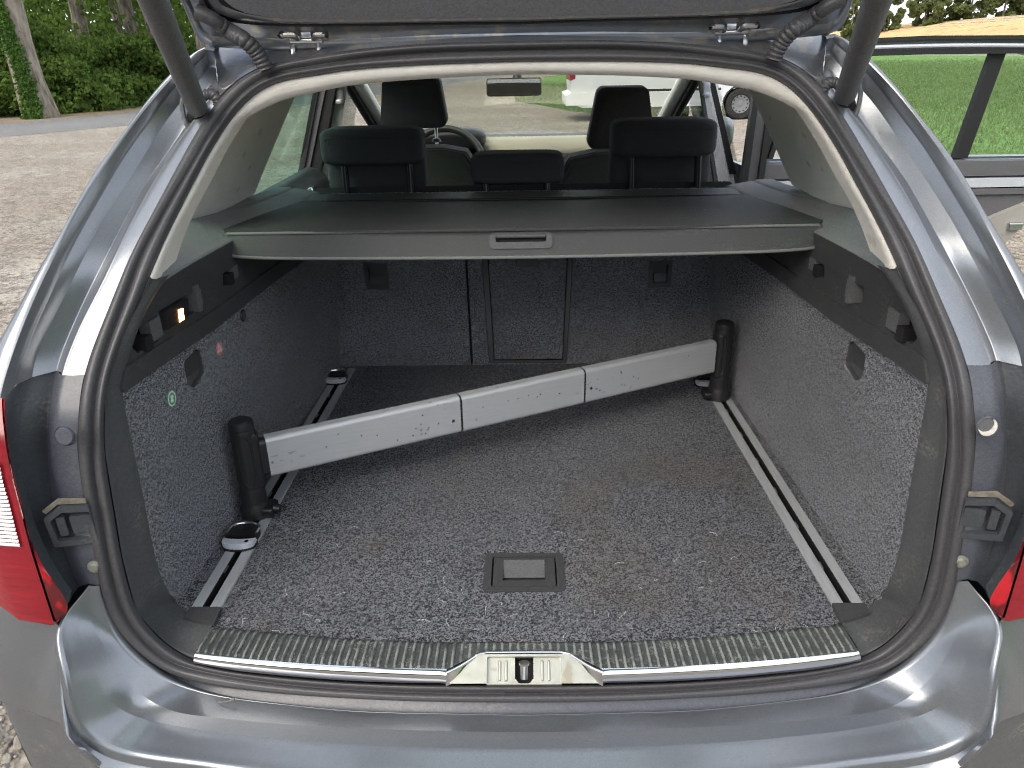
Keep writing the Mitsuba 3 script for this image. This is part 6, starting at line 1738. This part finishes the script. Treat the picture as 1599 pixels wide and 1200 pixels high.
# dry twig on the seal ledge
k = add('twig', cat(tube(spl([(-0.470, -0.040, 0.5535), (-0.455, -0.043, 0.557), (-0.447, -0.042, 0.560)], 6), 0.0009, 6), superpad((-0.446, -0.042, 0.5605), (0.003, 0.002, 0.002), 0.8)), 'dirt_mat', 40)
labels[k] = {'label': 'tiny dry twig on the bumper under the left end of the sill', 'category': 'twig'}

# ---------------------------------------------------------------- white van on the meadow's edge
mat('van_white', lambda p, n, uv: mix((0.58, 0.60, 0.64), (0.66, 0.67, 0.70), fbm(p.x * 3, p.y * 3, p.z * 3)), 0.25, 0.0, 0.5, coat=1.0, coat_gloss=0.95)
mat('van_dark', (0.02, 0.02, 0.022), 0.5)
mat('van_pane', (0.02, 0.025, 0.03), 0.06, 0.0, 0.6)
k = thing('van', 'white panel van parked side on at the edge of the meadow', 'van')
VX, VY = 1.02, 16.75        # rear end, near side
prof = [(0.05, 0.40), (0.0, 0.75), (0.05, 1.55), (0.14, 1.78), (0.40, 1.83), (2.55, 1.83), (2.95, 1.74), (3.60, 1.22), (4.30, 1.05), (4.46, 0.85), (4.47, 0.42), (4.30, 0.30), (0.25, 0.30)]
body = sg.Polygon(prof).buffer(-0.08).buffer(0.08)
wheels = [(0.98, 0.325), (3.72, 0.325)]
for wx, wz in wheels:
    body = body.difference(sg.Point(wx, wz).buffer(0.385))
lay = []
for dpt, ins in ((0.0, 0.0), (0.04, 0.0), (0.9, 0.0), (1.72, 0.0)):
    pass
Mv = frame((VX, VY, 0), (1, 0, 0), (0, 0, 1))
low = body.intersection(sg.box(-1, 0, 6, 1.10))
upp = body.intersection(sg.box(-1, 1.10, 6, 3)).buffer(0)
add(k + '__body', cat(extrude(low, 1.76, Mv, -1.76), extrude(upp.buffer(-0.005), 1.66, Mv, -1.71)), 'van_white', 25)
add(k + '__bumper', cat(extrude(sg.Polygon([(-0.09, 0.36), (-0.10, 0.55), (0.02, 0.60), (0.55, 0.60), (0.55, 0.36)]).buffer(0.01), 1.80, Mv, -1.78), extrude(sg.Polygon([(4.30, 0.28), (4.52, 0.34), (4.53, 0.52), (4.3, 0.55)]).buffer(0.01), 1.78, Mv, -1.77)), 'van_white', 25)
add(k + '__tail_light', extrude(sg.Polygon([(-0.012, 0.86), (-0.012, 1.22), (0.10, 1.30), (0.10, 0.90)]), 1.775, Mv, -1.767), 'red_reflector', 25)
add(k + '__rub_strip', cat(extrude(sg.box(1.45, 0.62, 2.45, 0.665), 0.02, Mv, -0.005), extrude(sg.box(2.50, 0.62, 3.26, 0.665), 0.02, Mv, -0.005)), 'van_dark', 25)
add(k + '__door', cat(extrude(sg.Polygon([(2.49, 0.36), (3.22, 0.36), (3.30, 0.70), (3.30, 1.12), (2.49, 1.12)]).buffer(-0.004), 0.012, Mv, -0.004)), 'van_white', 25)
add(k + '__door_001', cat(extrude(sg.box(1.44, 0.36, 2.47, 1.12), 0.012, Mv, -0.004)), 'van_white', 25)
add(k + '__window', extrude(sg.Polygon([(2.56, 1.16), (3.45, 1.16), (2.98, 1.62), (2.56, 1.66)]), 0.02, Mv, -0.060), 'van_pane', 25)
add(k + '__sill', extrude(sg.box(1.40, 0.24, 3.3, 0.35), 1.74, Mv, -1.75), 'van_dark', 25)
for wx, wz in wheels:
    for near_ in (True, False):
        c = (VX + wx, VY + (0.10 if near_ else 1.66), wz)
        Mw = frame(c, (1, 0, 0), (0, 0, 1))
        kw = add(k + '__wheel', lathe([(0.19, 0.08), (0.21, 0.095), (0.29, 0.098), (0.318, 0.08), (0.325, 0.04), (0.325, -0.08), (0.29, -0.098), (0.19, -0.09)], 48, Mw), 'tyre', 30)
        rimm = [lathe([(0, 0.055), (0.045, 0.060), (0.075, 0.050), (0.13, 0.062), (0.185, 0.070), (0.205, 0.088), (0.215, 0.085), (0.21, 0.06), (0.20, -0.05)], 48, Mw)]
        add(kw + '__rim', cat(*rimm), 'wheel_steel', 30)
        hl_ = [lathe([(0, 0.002), (0.018, 0.002), (0.018, 0)], 12, Mw @ trimesh.transformations.translation_matrix([0.160 * math.cos(a), 0.160 * math.sin(a), 0.0665])) for a in np.arange(12) * math.pi / 6]
        add(kw + '__rim_hole', cat(*hl_), 'dark_hole', 30)
    add(k + '__wheel_arch', extrude(sg.Point(wx, wz).buffer(0.405).difference(sg.Point(wx, wz).buffer(0.375)).intersection(sg.box(-1, 0.30, 6, 2)), 0.9, Mv, -0.89), 'van_dark', 30)
